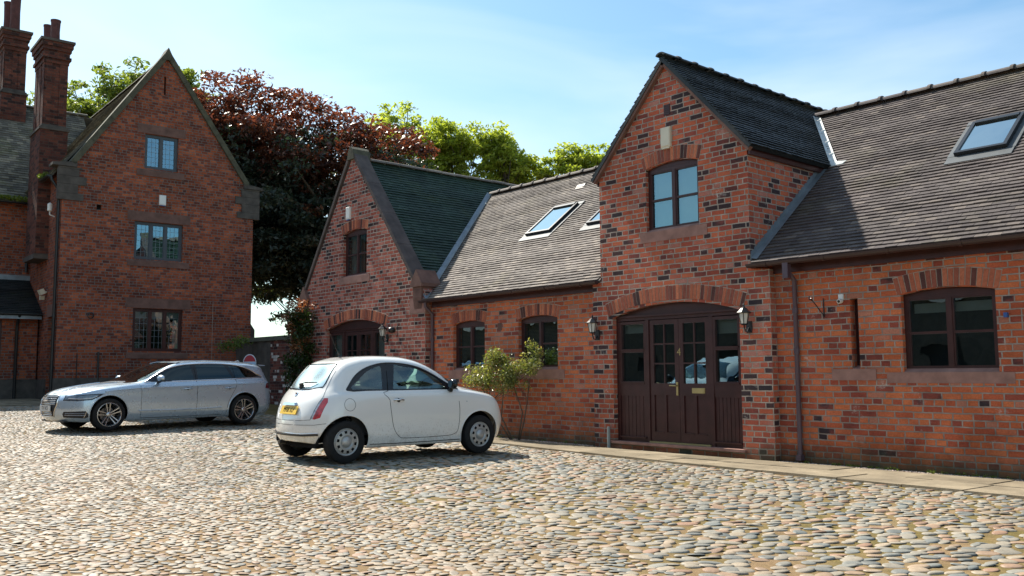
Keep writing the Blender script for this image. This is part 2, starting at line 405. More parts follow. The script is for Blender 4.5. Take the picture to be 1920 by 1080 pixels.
# ------------------------------------------------------------ roofs
def tiles(o,u,up,L,H,parent,mat,name='roof_slope',gauge=.1,tw=.165,th=.018,under=True,jit=1.,keep=None,und=None):
    """o: lower left corner, u: along the eave, up: up the slope (unit)"""
    o=Vector(o);u=Vector(u).normalized();up=Vector(up).normalized();n=u.cross(up).normalized()
    if n.z<0:n=-n
    nr=int(math.ceil(H/gauge));nc=int(math.ceil(L/tw));mb=MB()
    r=random.Random(int(L*1000+H*77))
    for j in range(nr):
        wav=.004*math.sin(j*.7)
        for i in range(nc+1):
            a=i*tw-(tw/2 if j%2 else 0)+.0015;b=a+tw-.004
            a=max(0,a);b=min(L,b)
            if b-a<.02:continue
            v0=j*gauge+r.uniform(-.004,.004)*jit;v1=min(H,v0+gauge*1.25)
            if keep and not keep(o+u*((a+b)/2)+up*v0):continue
            h=th+.010+r.uniform(-.0035,.0035)*jit+wav;h2=h+r.uniform(-.002,.002)*jit
            mb.cv=r.random()
            p=[o+u*a+up*v0+n*h,o+u*b+up*v0+n*h2,o+u*b+up*v1+n*.004,o+u*a+up*v1+n*.004,
               o+u*a+up*v0+n*(h-th-.004),o+u*b+up*v0+n*(h2-th-.004)]
            fs=[(0,1,2,3),(4,5,1,0),(4,0,3),(5,2,1)]
            if (p[1]-p[0]).cross(p[3]-p[0]).dot(n)<0:fs=[f[::-1] for f in fs]
            mb.add(p,fs)
    if under:
        mb.cv=.2
        for a0,a1,b0,b1 in (und or [(0,L,0,H)]):mb.prism([o+u*a0+up*b0,o+u*a1+up*b0,o+u*a1+up*b1,o+u*a0+up*b1],-n*.06)
    return mb.build(name,mat,parent,colattr=True)
def ridge(p0,p1,parent,mat,r=.12,seg=.45,collar=True,name='ridge',flat=.75):
    p0=Vector(p0);p1=Vector(p1);d=(p1-p0);L=d.length;d.normalize();s=d.cross(Vector((0,0,1))).normalized();U=Vector((0,0,1))
    mb=MB();n=int(L/seg);k=9;rr=random.Random(5)
    for i in range(n+1):
        a=i*seg;b=min(L,a+seg-.012)
        if b-a<.05:continue
        mb.cv=rr.random();dz=rr.uniform(-.008,.008)
        def ring(t,R_):return [p0+d*t+s*(R_*math.cos(math.pi*q/(k-1)))+U*(R_*flat*math.sin(math.pi*q/(k-1))+dz-.03) for q in range(k)]
        prof=[(a,r+.0),(b-.06,r),(b-.055,r+.028),(b,r+.028)] if collar else [(a,r),(b,r)]
        rings=[ring(t,R_) for t,R_ in prof]
        rings=[ring(prof[0][0],r*.6)]+rings+[ring(prof[-1][0],r*.6)]
        vs=[v for q in rings for v in q]
        mb.add(vs,[(m*k+q,m*k+q+1,(m+1)*k+q+1,(m+1)*k+q) for m in range(len(rings)-1) for q in range(k-1)])
    return mb.build(name,mat,parent,colattr=True,recalc=True)
def gutter(p0,p1,parent,mat,r=.06,brackets=True,name='gutter',outv=(0,-1,0)):
    p0=Vector(p0);p1=Vector(p1);d=(p1-p0);L=d.length;d.normalize();s=Vector(outv);U=Vector((0,0,1));mb=MB();k=9
    def sec(R_,t):return [p0+d*t+s*(R_*math.cos(math.pi*q/(k-1)))-U*(R_*math.sin(math.pi*q/(k-1))) for q in range(k)]
    def seg(a,b,R_,Ri):
        A,B,C,D=sec(R_,a),sec(R_,b),sec(Ri,a),sec(Ri,b);vs=A+B+C+D
        fs=[(q,q+1,k+q+1,k+q) for q in range(k-1)]+[(2*k+q,3*k+q,3*k+q+1,2*k+q+1) for q in range(k-1)]
        fs+=[(0,k,3*k,2*k),(k-1,3*k-1,4*k-1,2*k-1),]
        fs+=[(q,2*k+q,2*k+q+1,q+1) for q in range(k-1)]+[(k+q,k+q+1,3*k+q+1,3*k+q) for q in range(k-1)]
        mb.add(vs,fs)
    mb.smooth=False
    seg(0,L,r,r-.006)
    if brackets:
        t=.3
        while t<L:
            seg(t,t+.05,r+.008,r+.0005);t+=.95
    # stop ends
    for t in(0,L):
        a=sec(r,t);mb.add(a,[tuple(range(k))])
    return mb.build(name,mat,parent,recalc=True)
def downpipe(pts,parent,mat,r=.034,name='downpipe',collars=()):
    mb=MB();mb.smooth=True;mb.tube(pts,r,12)
    for c in collars:
        mb.tube([Vector(c)-Vector((0,0,.04)),Vector(c)+Vector((0,0,.04))],r+.009,12)
    return mb.build(name,mat,parent,auto=40)
def ground(x,y):
    gx=np.interp(x,[-60,-35,-28,-24,-20,-14,-9,-4,4],[.8,.62,.5,.28,.10,0.,-.03,-.03,0.])
    gy=np.interp(y,[-10,4,8,10,12,14],[0,.02,.02,-.02,-.06,-.08])
    k=np.interp(x,[-24,-18],[0,1])
    return gx+gy*k
# ============================================================ BARN TERRACE
barn=thing('brick_barn','long red brick converted barn with two gables, brown tiled roofs and dark brown joinery','building',(-10,12,0))
F=Fr((0,12,0),(1,0,0),(0,-1,0))
TS=Vector((0,1,.79)).normalized()            # main roof slope
ZE=2.90                                       # eave height
def zroof(y):return ZE+(y-11.82)*.79
# --- right wing wall
mb=MB()
wall(mb,F,[(-8.2,-.35),(4,-.35),(4,2.95),(-8.2,2.95)],[arch_hole(-5.71,-4.50,1.22,2.27,.065),[(-6.45,1.28),(-6.33,1.28),(-6.33,2.27),(-6.45,2.27)]],depth=.2)
wall(mb,F,[(-17,-.35),(-11,-.35),(-11,2.95),(-17,2.95)],[arch_hole(-15.70,-14.62,1.31,2.31,.065),arch_hole(-13.55,-12.42,1.31,2.31,.065)],depth=.2)
# rear and end walls so the barn is closed
FB=Fr((0,20.24,0),(-1,0,0),(0,1,0))
wall(mb,FB,[(-4,-.35),(20,-.35),(20,2.95),(-4,2.95)],[])
FE=Fr((4,0,0),(0,1,0),(1,0,0))
wall(mb,FE,[(12,-.35),(20.24,-.35),(20.24,2.95),(16.1,6.15),(12,2.95)],[])
mb.build('wall',M['brick'],barn)
arch(F,-5.76,-4.45,2.275,.075,.235,parent=barn);arch(F,-15.74,-14.58,2.315,.07,.22,parent=barn);arch(F,-13.59,-12.38,2.315,.07,.22,parent=barn)
# --- dormer gable house front
G=Fr((0,11.85,0),(1,0,0),(0,-1,0))
DX0,DX1,DXR,DZE,DZR=-11.13,-7.97,-9.55,4.86,6.58
mb=MB()
door=arch_hole(-10.86,-8.20,.02,2.21,.20,14)
wall(mb,G,[(-11.33,-.35),(-7.64,-.35),(-7.64,2.80),(-7.97,2.83),(-7.97,4.86),(-9.55,6.55),(-11.13,4.86),(-11.13,2.9),(-11.33,2.88)],
     [door,arch_hole(-10.03,-8.92,3.63,4.73,.07),[(-9.60,5.60),(-9.46,5.60),(-9.46,5.79),(-9.60,5.79)]],depth=.22,thick=.3)
GS=Fr((-7.97,0,0),(0,1,0),(1,0,0))
wall(mb,GS,[(12.152,2.5),(16.,2.5),(16.,4.84),(12.152,4.84)],[],edges=False)
GS2=Fr((-11.13,0,0),(0,-1,0),(-1,0,0))
wall(mb,GS2,[(-16,2.5),(-12.152,2.5),(-12.152,4.84),(-16,4.84)],[],edges=False)
mb.build('wall',M['brick_gable'],barn)['label']='brick front of the tall gable over the double doors'
arch(G,-10.95,-8.12,2.24,.22,.235,parent=barn);arch(G,-10.07,-8.88,4.735,.08,.225,parent=barn)
# --- middle gable front
MX0,MX1,MXR,MZE,MZR=-22.12,-16.55,-19.75,3.35,6.75
mb=MB()
wall(mb,G,[(MX0,-.35),(MX1,-.35),(MX1,3.1),(-16.95,3.45),(MXR,6.8),(-22.05,3.5),(MX0,3.3)],
     [arch_hole(-20.98,-18.20,.05,2.38,.22,14),arch_hole(-20.18,-19.04,3.70,4.83,.07)],depth=.2,thick=.3)
FL=Fr((MX0,0,0),(0,-1,0),(-1,0,0));wall(mb,FL,[(-20.5,-.35),(-12.152,-.35),(-12.152,3.3),(-20.5,3.3)],[],edges=False)
mb.build('wall',M['brick_pale'],barn)['label']='pinkish brick front of the steep gable with stone kneelers'
arch(G,-21.05,-18.13,2.40,.23,.24,parent=barn);arch(G,-20.22,-19.0,4.835,.08,.23,parent=barn)
# --- roofs
s2=TS
tiles((-9.6,11.82,ZE),(1,0,0),s2,13.7,5.37,barn,M['tile_dark'],keep=lambda p:p.x>-7.97 or p.y>12.2,und=[(1.64,13.7,0,.5),(0,13.7,.5,5.37)])['label']='brown tiled roof slope right of the tall gable'
tiles((-19.6,11.82,ZE),(1,0,0),s2,9.0,5.37,barn,M['tile'],keep=lambda p:(-16.56<p.x<-11.14) or p.y>12.2,und=[(3.05,8.46,0,.5),(0,9.,.5,5.37)])['label']='pale brown tiled roof slope between the two gables'
bk=MB();bk.prism([(4.1,20.4,ZE),(-22,20.4,ZE),(-22,16.03,6.26),(4.1,16.03,6.26)],(0,0,-.06));bk.cv=.5;bk.c=[.5]*len(bk.f)
bk.build('rear_roof_slope',M['tile_dark'],barn,colattr=True)
def gable_roof(xr,zr,xe,ze,y0,y1,mat,tg=.09,label=None):
    v=Vector((xr-xe,0,zr-ze));H=v.length;v.normalize()
    if xe>xr:o=tiles((xe,y0,ze),(0,1,0),v,y1-y0,H,barn,mat,gauge=tg)
    else:o=tiles((xe,y1,ze),(0,-1,0),v,y1-y0,H,barn,mat,gauge=tg)
    if label:o['label']=label
dzz=.03
gable_roof(DXR,DZR+dzz,-7.84,4.745,11.76,17.05,M['tile_slate'],.085,'dark tiled slope of the tall gable')
gable_roof(DXR,DZR+dzz,-11.26,4.745,11.76,17.05,M['tile_slate'],.085)
gable_roof(MXR,MZR,-16.55,2.95,12.17,17.45,M['slate_green'],.10,'blue green tiled slope of the steep gable')
gable_roof(MXR,MZR,-22.35,3.62,12.17,20.4,M['slate_green'],.10)
ridge((-9.15,16.03,6.28),(4.1,16.03,6.28),barn,M['tile_dark'],.11,.46)
ridge((-19.2,16.03,6.28),(-11.,16.03,6.28),barn,M['tile'],.11,.46)
ridge((DXR,11.72,DZR+.07),(DXR,17.05,DZR+.07),barn,M['tile_slate'],.10,.46,flat=.6)
ridge((MXR,12.35,MZR+.02),(MXR,17.5,MZR+.02),barn,M['tile'],.11,.46,False)
# verge fillet under the dormer tiles and brown fascia boards
mb=MB();mb2=MB()
for sg in(-1,1):
    xe=DXR+sg*1.69;a=Vector((DXR,11.775,DZR-.005));b=Vector((xe,11.775,4.72));d=Vector((0,.078,0))
    nn=Vector((sg*(DZR-4.74),0,1.69)).normalized()
    mb.prism([a,b,b-nn*.075,a-nn*.085],d)
    mb2.box((xe-sg*.075,13.9,4.71),(.03,4.1,.17));mb2.box((xe-sg*.055,13.9,4.79),(.09,4.1,.012))
mb.split('verge_fillet',M['stone_brown'],barn,recalc=True);mb2.split('fascia_board',M['wood'],barn)
mb=MB();mb.box((-1.8,11.965,2.80),(11.7,.03,.15));mb.box((-13.8,11.965,2.80),(5.3,.03,.15))
mb.split('fascia_board',M['wood'],barn)
# copings and kneelers of the middle gable
def coping(parent,fr,pts,w,t,mat,out0,out1,name='coping'):
    mb=MB();a,b=pts
    dv=Vector((b[0]-a[0],b[1]-a[1]));L=dv.length;dv.normalize();nv=Vector((-dv.y,dv.x))
    if nv.y<0:nv=-nv
    n=max(1,int(L/.9))
    for i in range(n):
        p=[a[0]+dv.x*L*i/n,a[1]+dv.y*L*i/n];q=[a[0]+dv.x*(L*(i+1)/n-.008),a[1]+dv.y*(L*(i+1)/n-.008)]
        P=[(p[0],p[1]),(q[0],q[1]),(q[0]+nv.x*t,q[1]+nv.y*t),(p[0]+nv.x*t,p[1]+nv.y*t)]
        mb.prism([fr(x,out1,z) for x,z in P],-fr.n*(out1-out0))
    return mb.build(name,mat,parent,recalc=True)
M['coping_dark']=simple('dark_weathered_coping',(.085,.065,.058),.9,var=.45,scale=4,bump=.5)
coping(barn,G,((-17.02,3.42),(MXR+.07,6.80)),1,.085,M['coping_dark'],-.35,.05)
coping(barn,G,((-22.12,3.45),(MXR-.07,6.80)),1,.085,M['coping_dark'],-.35,.05)
mb=MB();mb.prism([G(MXR-.17,.07,6.72),G(MXR+.17,.07,6.72),G(MXR+.10,.07,6.98),G(MXR,.07,7.06),G(MXR-.10,.07,6.98)],-G.n*.5)
mb.build('apex_stone',M['coping'],barn,recalc=True)
mb=MB()
for c,sg in((-16.80,1),(-22.12,-1)):
    mb.prism([G(c-.22,.09,3.22),G(c+.22,.09,3.22),G(c+.22,.09,3.30),G(c,.09,3.62),G(c-.22,.09,3.30)],-G.n*.55)
    mb.bx(G,c-.17,c+.17,-.4,.05,2.98,3.219)
    mb.prism([G(c-.17,.05,2.98),G(c+.17,.05,2.98),G(c+.13,.01,2.7),G(c-.15,.01,2.7)],-G.n*.3)
mb.split('kneeler',M['stone_brown'],barn,recalc=True)
mb=MB();mb.bx(G,-17.15,-16.53,-.1,.012,2.62,2.97);mb.build('quoin_stone',M['stone'],barn)
# lead work
mb=MB()
yv0,yv1=11.8,16.3
def xmid(z):return -16.55-(z-2.95)*( -16.55-MXR)/(MZR-2.95)*1.0
def zm(y):return zroof(y)
pts=[]
for i in range(19):
    y=yv0+(16.03-yv0)*i/18;z=zroof(y)+.035;x=xmid(z-.03)
    pts.append((x,y,z))
vs=[];
for x,y,z in pts:vs+=[(x-.07,y,z+.095),(x+.02,y,z+.012),(x+.11,y,z+.006)]
mb.add(vs,[(3*i+a,3*i+a+1,3*i+a+4,3*i+a+3) for i in range(18) for a in(0,1)])
mb.build('valley_lead',M['lead'],barn)
mb=MB()     # stepped flashing on the dormer cheek
y=11.86;k=0
while zroof(y)<4.62:
    z=zroof(y);dz=.075
    mb.prism([(-7.966,y,z+.02),(-7.966,y+.095,z+.095),(-7.966,y+.095,z+.21),(-7.966,y,z+.165)],(.006,0,0))
    mb.add([(-7.96,y,z+.06),(-7.96,y+.095,z+.135),(-7.86,y+.095,z+.115),(-7.86,y,z+.04)],[(0,1,2,3)])
    y+=.095
mb.build('stepped_flashing',M['lead'],barn,recalc=True)
mb=MB()     # open lead valley where the dormer roof meets the main roof
pv=[]
for i in range(13):
    t=i/12;z=4.80+(6.22-4.80)*t;x=DXR+(DZR+.03-z)/(DZR-4.745+.03)*1.71;yy=11.82+(z-ZE)/.79
    pv.append(Vector((x,yy,z)))
vs=[]
for p in pv:vs+=[p+Vector((-.03,0,.075)),p+Vector((.03,-.0,.035)),p+Vector((.13,-.02,.035))]
mb.add(vs,[(3*i+a,3*i+a+1,3*i+a+4,3*i+a+3) for i in range(12) for a in(0,1)])
mb.prism([(-7.93,14.1,4.725),(-7.62,14.12,4.74),(-7.58,14.2,4.80),(-7.9,14.22,4.83)],(0,0,.02))
mb.build('valley_lead',simple('bright_lead',(.50,.52,.50),.5,.1,var=.35,scale=8),barn,recalc=True)
# gutters and downpipes
gutter((-7.96,11.755,2.885),(4.0,11.755,2.885),barn,M['upvc'])
gutter((-16.62,11.755,2.885),(-11.14,11.755,2.885),barn,M['upvc'])
downpipe([(-7.29,11.755,2.84),(-7.29,11.78,2.74),(-7.29,11.955,2.60),(-7.29,11.955,-.02)],barn,M['pipe'],.034,collars=[(-7.29,11.955,2.15),(-7.29,11.955,1.55)])
downpipe([(-16.42,11.755,2.84),(-16.42,11.76,2.74),(-16.42,11.955,2.58),(-16.42,11.955,-.1)],barn,M['pipe'],.034,collars=[(-16.42,11.955,2.0)])
mb=MB();mb.bx(F,-7.335,-7.245,.19,.29,2.62,2.86);mb.bx(F,-7.33,-7.25,.005,.1,-.05,.03);mb.split('hopper',M['pipe'],barn)
downpipe([(-10.93,11.78,.30),(-10.93,11.78,-.12)],barn,simple('grey_waste_pipe',(.22,.25,.25),.5),.028,name='waste_pipe')
# --- windows of the barn
frame_win('window',F,-5.71,-4.50,1.235,2.265,2,2,barn,out=-.08,fw=.055,head=.065,blind=[('roll',-5.62,-5.13,2.02,2.15),('roll',-5.08,-4.58,2.02,2.15)],sill=(-5.95,-4.32,1.08,1.225,.006),label='brown window with white roller blinds at the right end of the facade')
frame_win('window',F,-15.70,-14.62,1.325,2.31,2,2,barn,out=-.08,fw=.055,head=.065,blind=[('slat',-15.62,-14.70,1.36,2.24)],sill=(-15.86,-14.46,1.14,1.315,.012),label='brown window with slatted blind beside the left downpipe')
frame_win('window',F,-13.55,-12.42,1.325,2.31,2,2,barn,out=-.08,fw=.055,head=.065,blind=[('slat',-13.46,-12.5,1.36,2.24)],sill=(-13.72,-12.24,1.14,1.315,.012),label='brown window with slatted blind behind the bush')
frame_win('window',G,-10.03,-8.92,3.645,4.725,2,2,barn,out=-.07,fw=.055,head=.07,blind=[('roll',-9.97,-8.97,3.66,4.66)],sill=(-10.17,-8.76,3.46,3.635,.012),label='brown upstairs window in the tall gable',back=.5)
frame_win('window',G,-20.18,-19.04,3.715,4.83,2,2,barn,out=-.09,fw=.055,head=.07,curtain=[(-20.14,-19.82),(-19.75,-19.5)],sill=(-20.33,-18.9,3.53,3.705,.012),label='brown upstairs window in the steep gable with curtains')
w=frame_win('slit_window',F,-6.45,-6.33,1.29,2.27,1,1,barn,out=-.14,fw=.02,sill=(-6.76,-6.10,1.115,1.275,.012),sillmat=M['stone'],back=.3)
# small vents in the brickwork
def vent(fr,s,z,w_,h,parent,mat,louv=4):
    mb=MB();mb.bx(fr,s-w_/2,s+w_/2,-.03,.004,z-h/2,z+h/2)
    for i in range(louv):
        zz=z-h/2+h*(i+.5)/louv;mb.bx(fr,s-w_/2+.01,s+w_/2-.01,.004,.012,zz-.008,zz+.008)
    return mb.build('air_brick',mat,parent)
vent(F,-14.13,2.2,.13,.15,barn,M['stone_brown']);vent(G,-9.53,5.695,.135,.185,barn,M['wood'],5)
vent(G,-17.6,2.95,.10,.10,barn,M['black'])
# --- entrance screen: main double doors
def door_screen(fr,s0,s1,z0,z1,head,L,parent,lab,number=None,curt=None,blinds=None):
    """L: (left light end, doors start, doors end, right light start)"""
    mb=MB();o=-.10;dp=.08
    a,b,c,d=L
    mb.bx(fr,s0,s0+.07,o-dp,o,z0,z1);mb.bx(fr,s1-.07,s1,o-dp,o,z0,z1)
    mb.bx(fr,s0+.07,s1-.07,o-dp,o,z1-.075,z1)
    p,_=arch_pts(s0,s1,z1,head,14);mb.prism([fr(x,o-dp,z) for x,z in p],fr.n*(dp-.012))
    mb.bx(fr,s0+.02,s1-.02,o,o+.035,z1-.02,z1+.015)                # drip mould
    mb.bx(fr,b-.075,b,o-dp,o+.004,z0,z1-.075);mb.bx(fr,c,c+.075,o-dp,o+.004,z0,z1-.075)
    for x0,x1 in((s0+.07,b-.075),(c+.075,s1-.07)):                 # boarded panels and side lights
        mb.bx(fr,x0,x1,o-dp,o-.012,z0,z0+.07);mb.bx(fr,x0,x1,o-dp,o-.004,.86+z0,.98+z0)
        mb.bx(fr,x0,x1,o-.02,o+.03,z0+.06,z0+.085)
        n=7;W=(x1-x0)/n
        for i in range(n):mb.bx(fr,x0+W*i+.004,x0+W*(i+1)-.004,o-dp+.01,o-.022+(.003 if i%2 else 0),z0+.07,.78+z0)
        mb.bx(fr,x0,x1,o-dp,o-.010,.78+z0,.86+z0)
        zt=z1-.09
        mb.bx(fr,x0,x0+.045,o-dp,o,.98+z0,zt);mb.bx(fr,x1-.045,x1,o-dp,o,.98+z0,zt);mb.bx(fr,x0+.045,x1-.045,o-dp,o,zt-.05,zt)
        mb.bx(fr,x0+.045,x1-.045,o-dp,o,.98+z0,1.03+z0);zm_=1.56+z0;mb.bx(fr,x0+.045,x1-.045,o-dp,o+.006,zm_-.03,zm_+.03)
        mb.bx(fr,x0+.03,x1-.03,o,o+.018,zm_+.012,zm_+.03);mb.bx(fr,x0+.03,x1-.03,o,o+.018,.995+z0,1.012+z0)
    scr=mb.build('entrance_screen',M['wood'],parent);scr['label']=lab
    g=MB()
    for x0,x1 in((s0+.1,b-.1),(c+.1,s1-.1)):g.add([fr(x0,o-.05,1.0+z0),fr(x1,o-.05,1.0+z0),fr(x1,o-.05,z1-.12),fr(x0,o-.05,z1-.12)],[(0,1,2,3)])
    g.split('pane',M['pane'],scr)
    m=(b+c)/2
    for k,(x0,x1) in enumerate(((b+.004,m-.003),(m+.003,c-.004))):
        l=MB();oo=o-.015;st=.085 if x1-x0>.5 else .07
        l.bx(fr,x0,x0+st,oo-.045,oo,z0+.03,z1-.085);l.bx(fr,x1-st,x1,oo-.045,oo,z0+.03,z1-.085)
        l.bx(fr,x0+st,x1-st,oo-.045,oo,z1-.165,z1-.085);l.bx(fr,x0+st,x1-st,oo-.045,oo,z0+.03,z0+.17)
        l.bx(fr,x0+st,x1-st,oo-.045,oo,z0+.80,z0+1.0)
        xm=(x0+x1)/2;l.bx(fr,xm-.03,xm+.03,oo-.045,oo-.002,z0+.17,z0+.80)
        for q0,q1 in((x0+st,xm-.03),(xm+.03,x1-st)):
            l.bx(fr,q0,q1,oo-.04,oo-.022,z0+.17,z0+.80);l.bx(fr,q0,q1,oo-.022,oo+.006,z0+.17,z0+.185)
        l.bx(fr,xm-.013,xm+.013,oo-.04,oo-.004,z0+1.0,z1-.165)
        H=z1-.165-z0-1.0
        for i in(1,2):l.bx(fr,x0+st,x1-st,oo-.04,oo+.001,z0+1.0+H*i/3-.013,z0+1.0+H*i/3+.013)
        lf=l.build('door_leaf',M['wood'],scr)
        g=MB();g.add([fr(x0+st,oo-.03,z0+1.0),fr(x1-st,oo-.03,z0+1.0),fr(x1-st,oo-.03,z1-.165),fr(x0+st,oo-.03,z1-.165)],[(0,1,2,3)]);g.build('pane',M['pane'],scr)
    k=MB();B=o-dp-1.2
    k.add([fr(s0-.3,B,z0),fr(s1+.3,B,z0),fr(s1+.3,B,z1+.3),fr(s0-.3,B,z1+.3)],[(0,1,2,3)])
    for x in(s0-.3,s1+.3):k.add([fr(x,B,z0),fr(x,o-dp,z0),fr(x,o-dp,z1+.3),fr(x,B,z1+.3)],[(0,1,2,3)])
    k.add([fr(s0-.3,B,z1+.3),fr(s1+.3,B,z1+.3),fr(s1+.3,o-dp,z1+.3),fr(s0-.3,o-dp,z1+.3)],[(0,1,2,3)])
    k.add([fr(s0-.3,B,z0),fr(s1+.3,B,z0),fr(s1+.3,o-dp,z0),fr(s0-.3,o-dp,z0)],[(0,1,2,3)])
    k.build('room_lining',M['dark'],scr)
    if blinds:
        bb=MB()
        for x0,x1,q0,q1 in blinds:bb.bx(fr,x0,x1,o-dp-.05,o-dp-.045,q0,q1)
        bb.split('blind',M['blind'],scr)
    if curt:
        cc=MB()
        for a0,a1 in curt:
            n=24;vs=[]
            for i in range(n+1):
                x=a0+(a1-a0)*i/n;q=o-dp-.06+.018*math.sin(i*1.9);vs+=[fr(x,q,.95),fr(x,q,z1-.1)]
            cc.add(vs,[(2*i,2*i+2,2*i+3,2*i+1) for i in range(n)])
        cc.split('curtain',M['curtain'],scr,smooth=True)
    return scr,o-.015,m
scr,oo,mm=door_screen(G,-10.86,-8.20,.06,2.22,.19,(0,-10.12,-8.86,0),barn,'dark brown glazed double doors with side lights, numbered 4',blinds=[(-10.76,-10.2,1.93,2.12),(-8.78,-8.28,1.86,2.12)])
mb=MB();mb.bx(G,-10.98,-8.14,-.2,.045,.015,.058);mb.build('door_sill',M['stone'],scr)
mb=MB();mb.bx(G,-10.12,-8.86,-.115,-.07,.058,.085);mb.build('threshold',M['threshold'],scr)
mb=MB();mb.bx(G,-10.9,-8.16,-.15,-.02,-.3,.015);mb.build('step_riser',M['brick'],scr)
mb=MB();mb.bx(G,mm-.062,mm-.022,oo,oo+.012,.86,1.08);mb.tube([G(mm-.04,oo+.01,1.02),G(mm-.04,oo+.05,1.02),G(mm-.17,oo+.052,1.025)],.011,8);mb.build('handle',M['brass'],scr,auto=40)
mb=MB();mb.bx(G,mm+.26,mm+.52,oo,oo+.008,.90,.985);mb.bx(G,mm+.275,mm+.505,oo+.008,oo+.013,.915,.97);mb.build('letter_plate',M['brass'],scr)
def text(s,fr,sx,o,z,size,mat,parent,name,ext=.003,sc=(1,1)):
    cu=bpy.data.curves.new(name,'FONT');cu.body=s;cu.size=size;cu.extrude=ext;cu.align_x='CENTER';cu.align_y='CENTER';cu.resolution_u=3
    tmp=bpy.data.objects.new('t',cu);COL.objects.link(tmp);bpy.context.view_layer.update()
    me=bpy.data.meshes.new_from_object(tmp.evaluated_get(bpy.context.evaluated_depsgraph_get()));bpy.data.objects.remove(tmp)
    mb=MB();mb.add([fr(sx+v.co.x*sc[0],o+v.co.z,z+v.co.y*sc[1]) for v in me.vertices],[tuple(p.vertices) for p in me.polygons])
    return mb.build(name,mat,parent)
text('4',G,mm+.005,oo+.004,1.575,.17,M['brass'],scr,'house_number')
scr2,_,_=door_screen(G,-20.98,-18.20,.06,2.39,.21,(0,-20.22,-18.92,0),barn,'dark brown glazed doors with net curtains behind the white car',curt=[(-20.85,-20.35),(-18.82,-18.3)])
# skylights
M['lead_dark']=simple('old_lead',(.085,.095,.10),.6,.2,var=.3,scale=5)
def skylight(x,y,w,h,label):
    z=zroof(y);o=Vector((x,y,z));u=Vector((1,0,0));v=TS;n=u.cross(v).normalized()
    B=[Vector((0,0,0))]
    mb=MB();P=lambda a,b,c:o+u*a+v*b+n*c
    def bar(a0,a1,b0,b1,c0,c1):
        vs=[P(a,b,c) for a in(a0,a1) for b in(b0,b1) for c in(c0,c1)];mb.add(vs,[(0,1,3,2),(4,6,7,5),(0,4,5,1),(2,3,7,6),(0,2,6,4),(1,5,7,3)])
    t=.055
    bar(0,t,0,h,.02,.10);bar(w-t,w,0,h,.02,.10);bar(t,w-t,0,t,.02,.10);bar(t,w-t,h-t*1.6,h,.02,.115)
    f=mb.build('skylight',M['black'],barn,recalc=True);f['label']=label
    mb=MB();bar(-.1,w+.1,-.2,-.0,.024,.036);bar(-.11,-.002,0,h+.06,.024,.04);bar(w+.002,w+.11,0,h+.06,.024,.04);bar(-.11,w+.11,h+.002,h+.12,.024,.05)
    mb.build('lead_flashing',M['lead_dark'],f,recalc=True)
    mb=MB();mb.add([P(t,t,.082),P(w-t,t,.082),P(w-t,h-t*1.6,.082),P(t,h-t*1.6,.082)],[(0,1,2,3)]);mb.build('pane',M['pane_sky'],f)
    mb=MB();bar(t,w-t,t,h-t,.03,.04);mb.build('blind',simple('skylight_blind',(.45,.5,.52),.6),f,recalc=True)
skylight(-15.08,13.62,.80,1.18,'skylight between the two gables')
skylight(-13.15,13.62,.80,1.18,'skylight half hidden by the tall gable')
skylight(-5.60,13.72,.74,1.0,'skylight at the right end of the roof')
mb=MB();mb.prism([(-15.2,15.30,5.66),(-14.93,15.30,5.66),(-14.93,15.42,5.80),(-15.2,15.42,5.80)],(0,.1,.02));mb.build('roof_vent',M['tile_slate'],barn,recalc=True,colattr=True)
mb=MB();mb.tube([(-13.3,14.95,5.37),(-13.3,14.95,5.55)],.05,10);mb.box((-13.3,14.93,5.57),(.2,.12,.05));mb.build('roof_vent',M['black'],barn)
# ============================================================ wall mounted things
def lantern(s,z,fr,label,side=1):
    t=thing('wall_lantern',label,'lantern',tuple(fr(s,0,z)),group='black wall lanterns')
    mb=MB();P=lambda a,b,c:fr(s+a,b,z+c)
    ax=fr.n
    mb.prism([P(-.045,0,-.13),P(.045,0,-.13),P(.055,0,-.04),P(.045,0,.05),P(-.045,0,.05),P(-.055,0,-.04)],fr.n*.02)
    mb.tube([P(0,.02,-.05),P(0,.06,-.12),P(0,.11,-.11),P(0,.14,-.05),P(0,.14,-.01)],.011,8)
    mb.build('bracket',M['black'],t,recalc=True)
    mb=MB()
    for k in range(6):
        a=math.pi*2*k/6;b_=math.pi*2*(k+1)/6
        mb.tube([P(.052*math.cos(a),.14+.052*math.sin(a),0),P(.088*math.cos(a),.14+.088*math.sin(a),.17)],.005,5)
    mb.lathe([(0,-.02),(.03,-.015),(.058,.0),(.058,.008),(0,.01)],P(0,.14,0),(0,0,1),6)
    mb.lathe([(.105,.165),(.108,.18),(.07,.215),(.045,.245),(.018,.262),(.012,.285),(.018,.295),(.0,.33)],P(0,.14,0),(0,0,1),6)
    mb.build('cage',M['black'],t,recalc=True)
    mb=MB();mb.lathe([(.048,.004),(.082,.168)],P(0,.14,0),(0,0,1),6);mb.build('glass',M['frost'],t)
    return t
lantern(-11.22,1.96,G,'black wall lantern left of the door numbered 4')
lantern(-8.02,1.97,G,'black wall lantern right of the door numbered 4')
lantern(-18.08,2.13,G,'black wall lantern right of the steep gable doors')
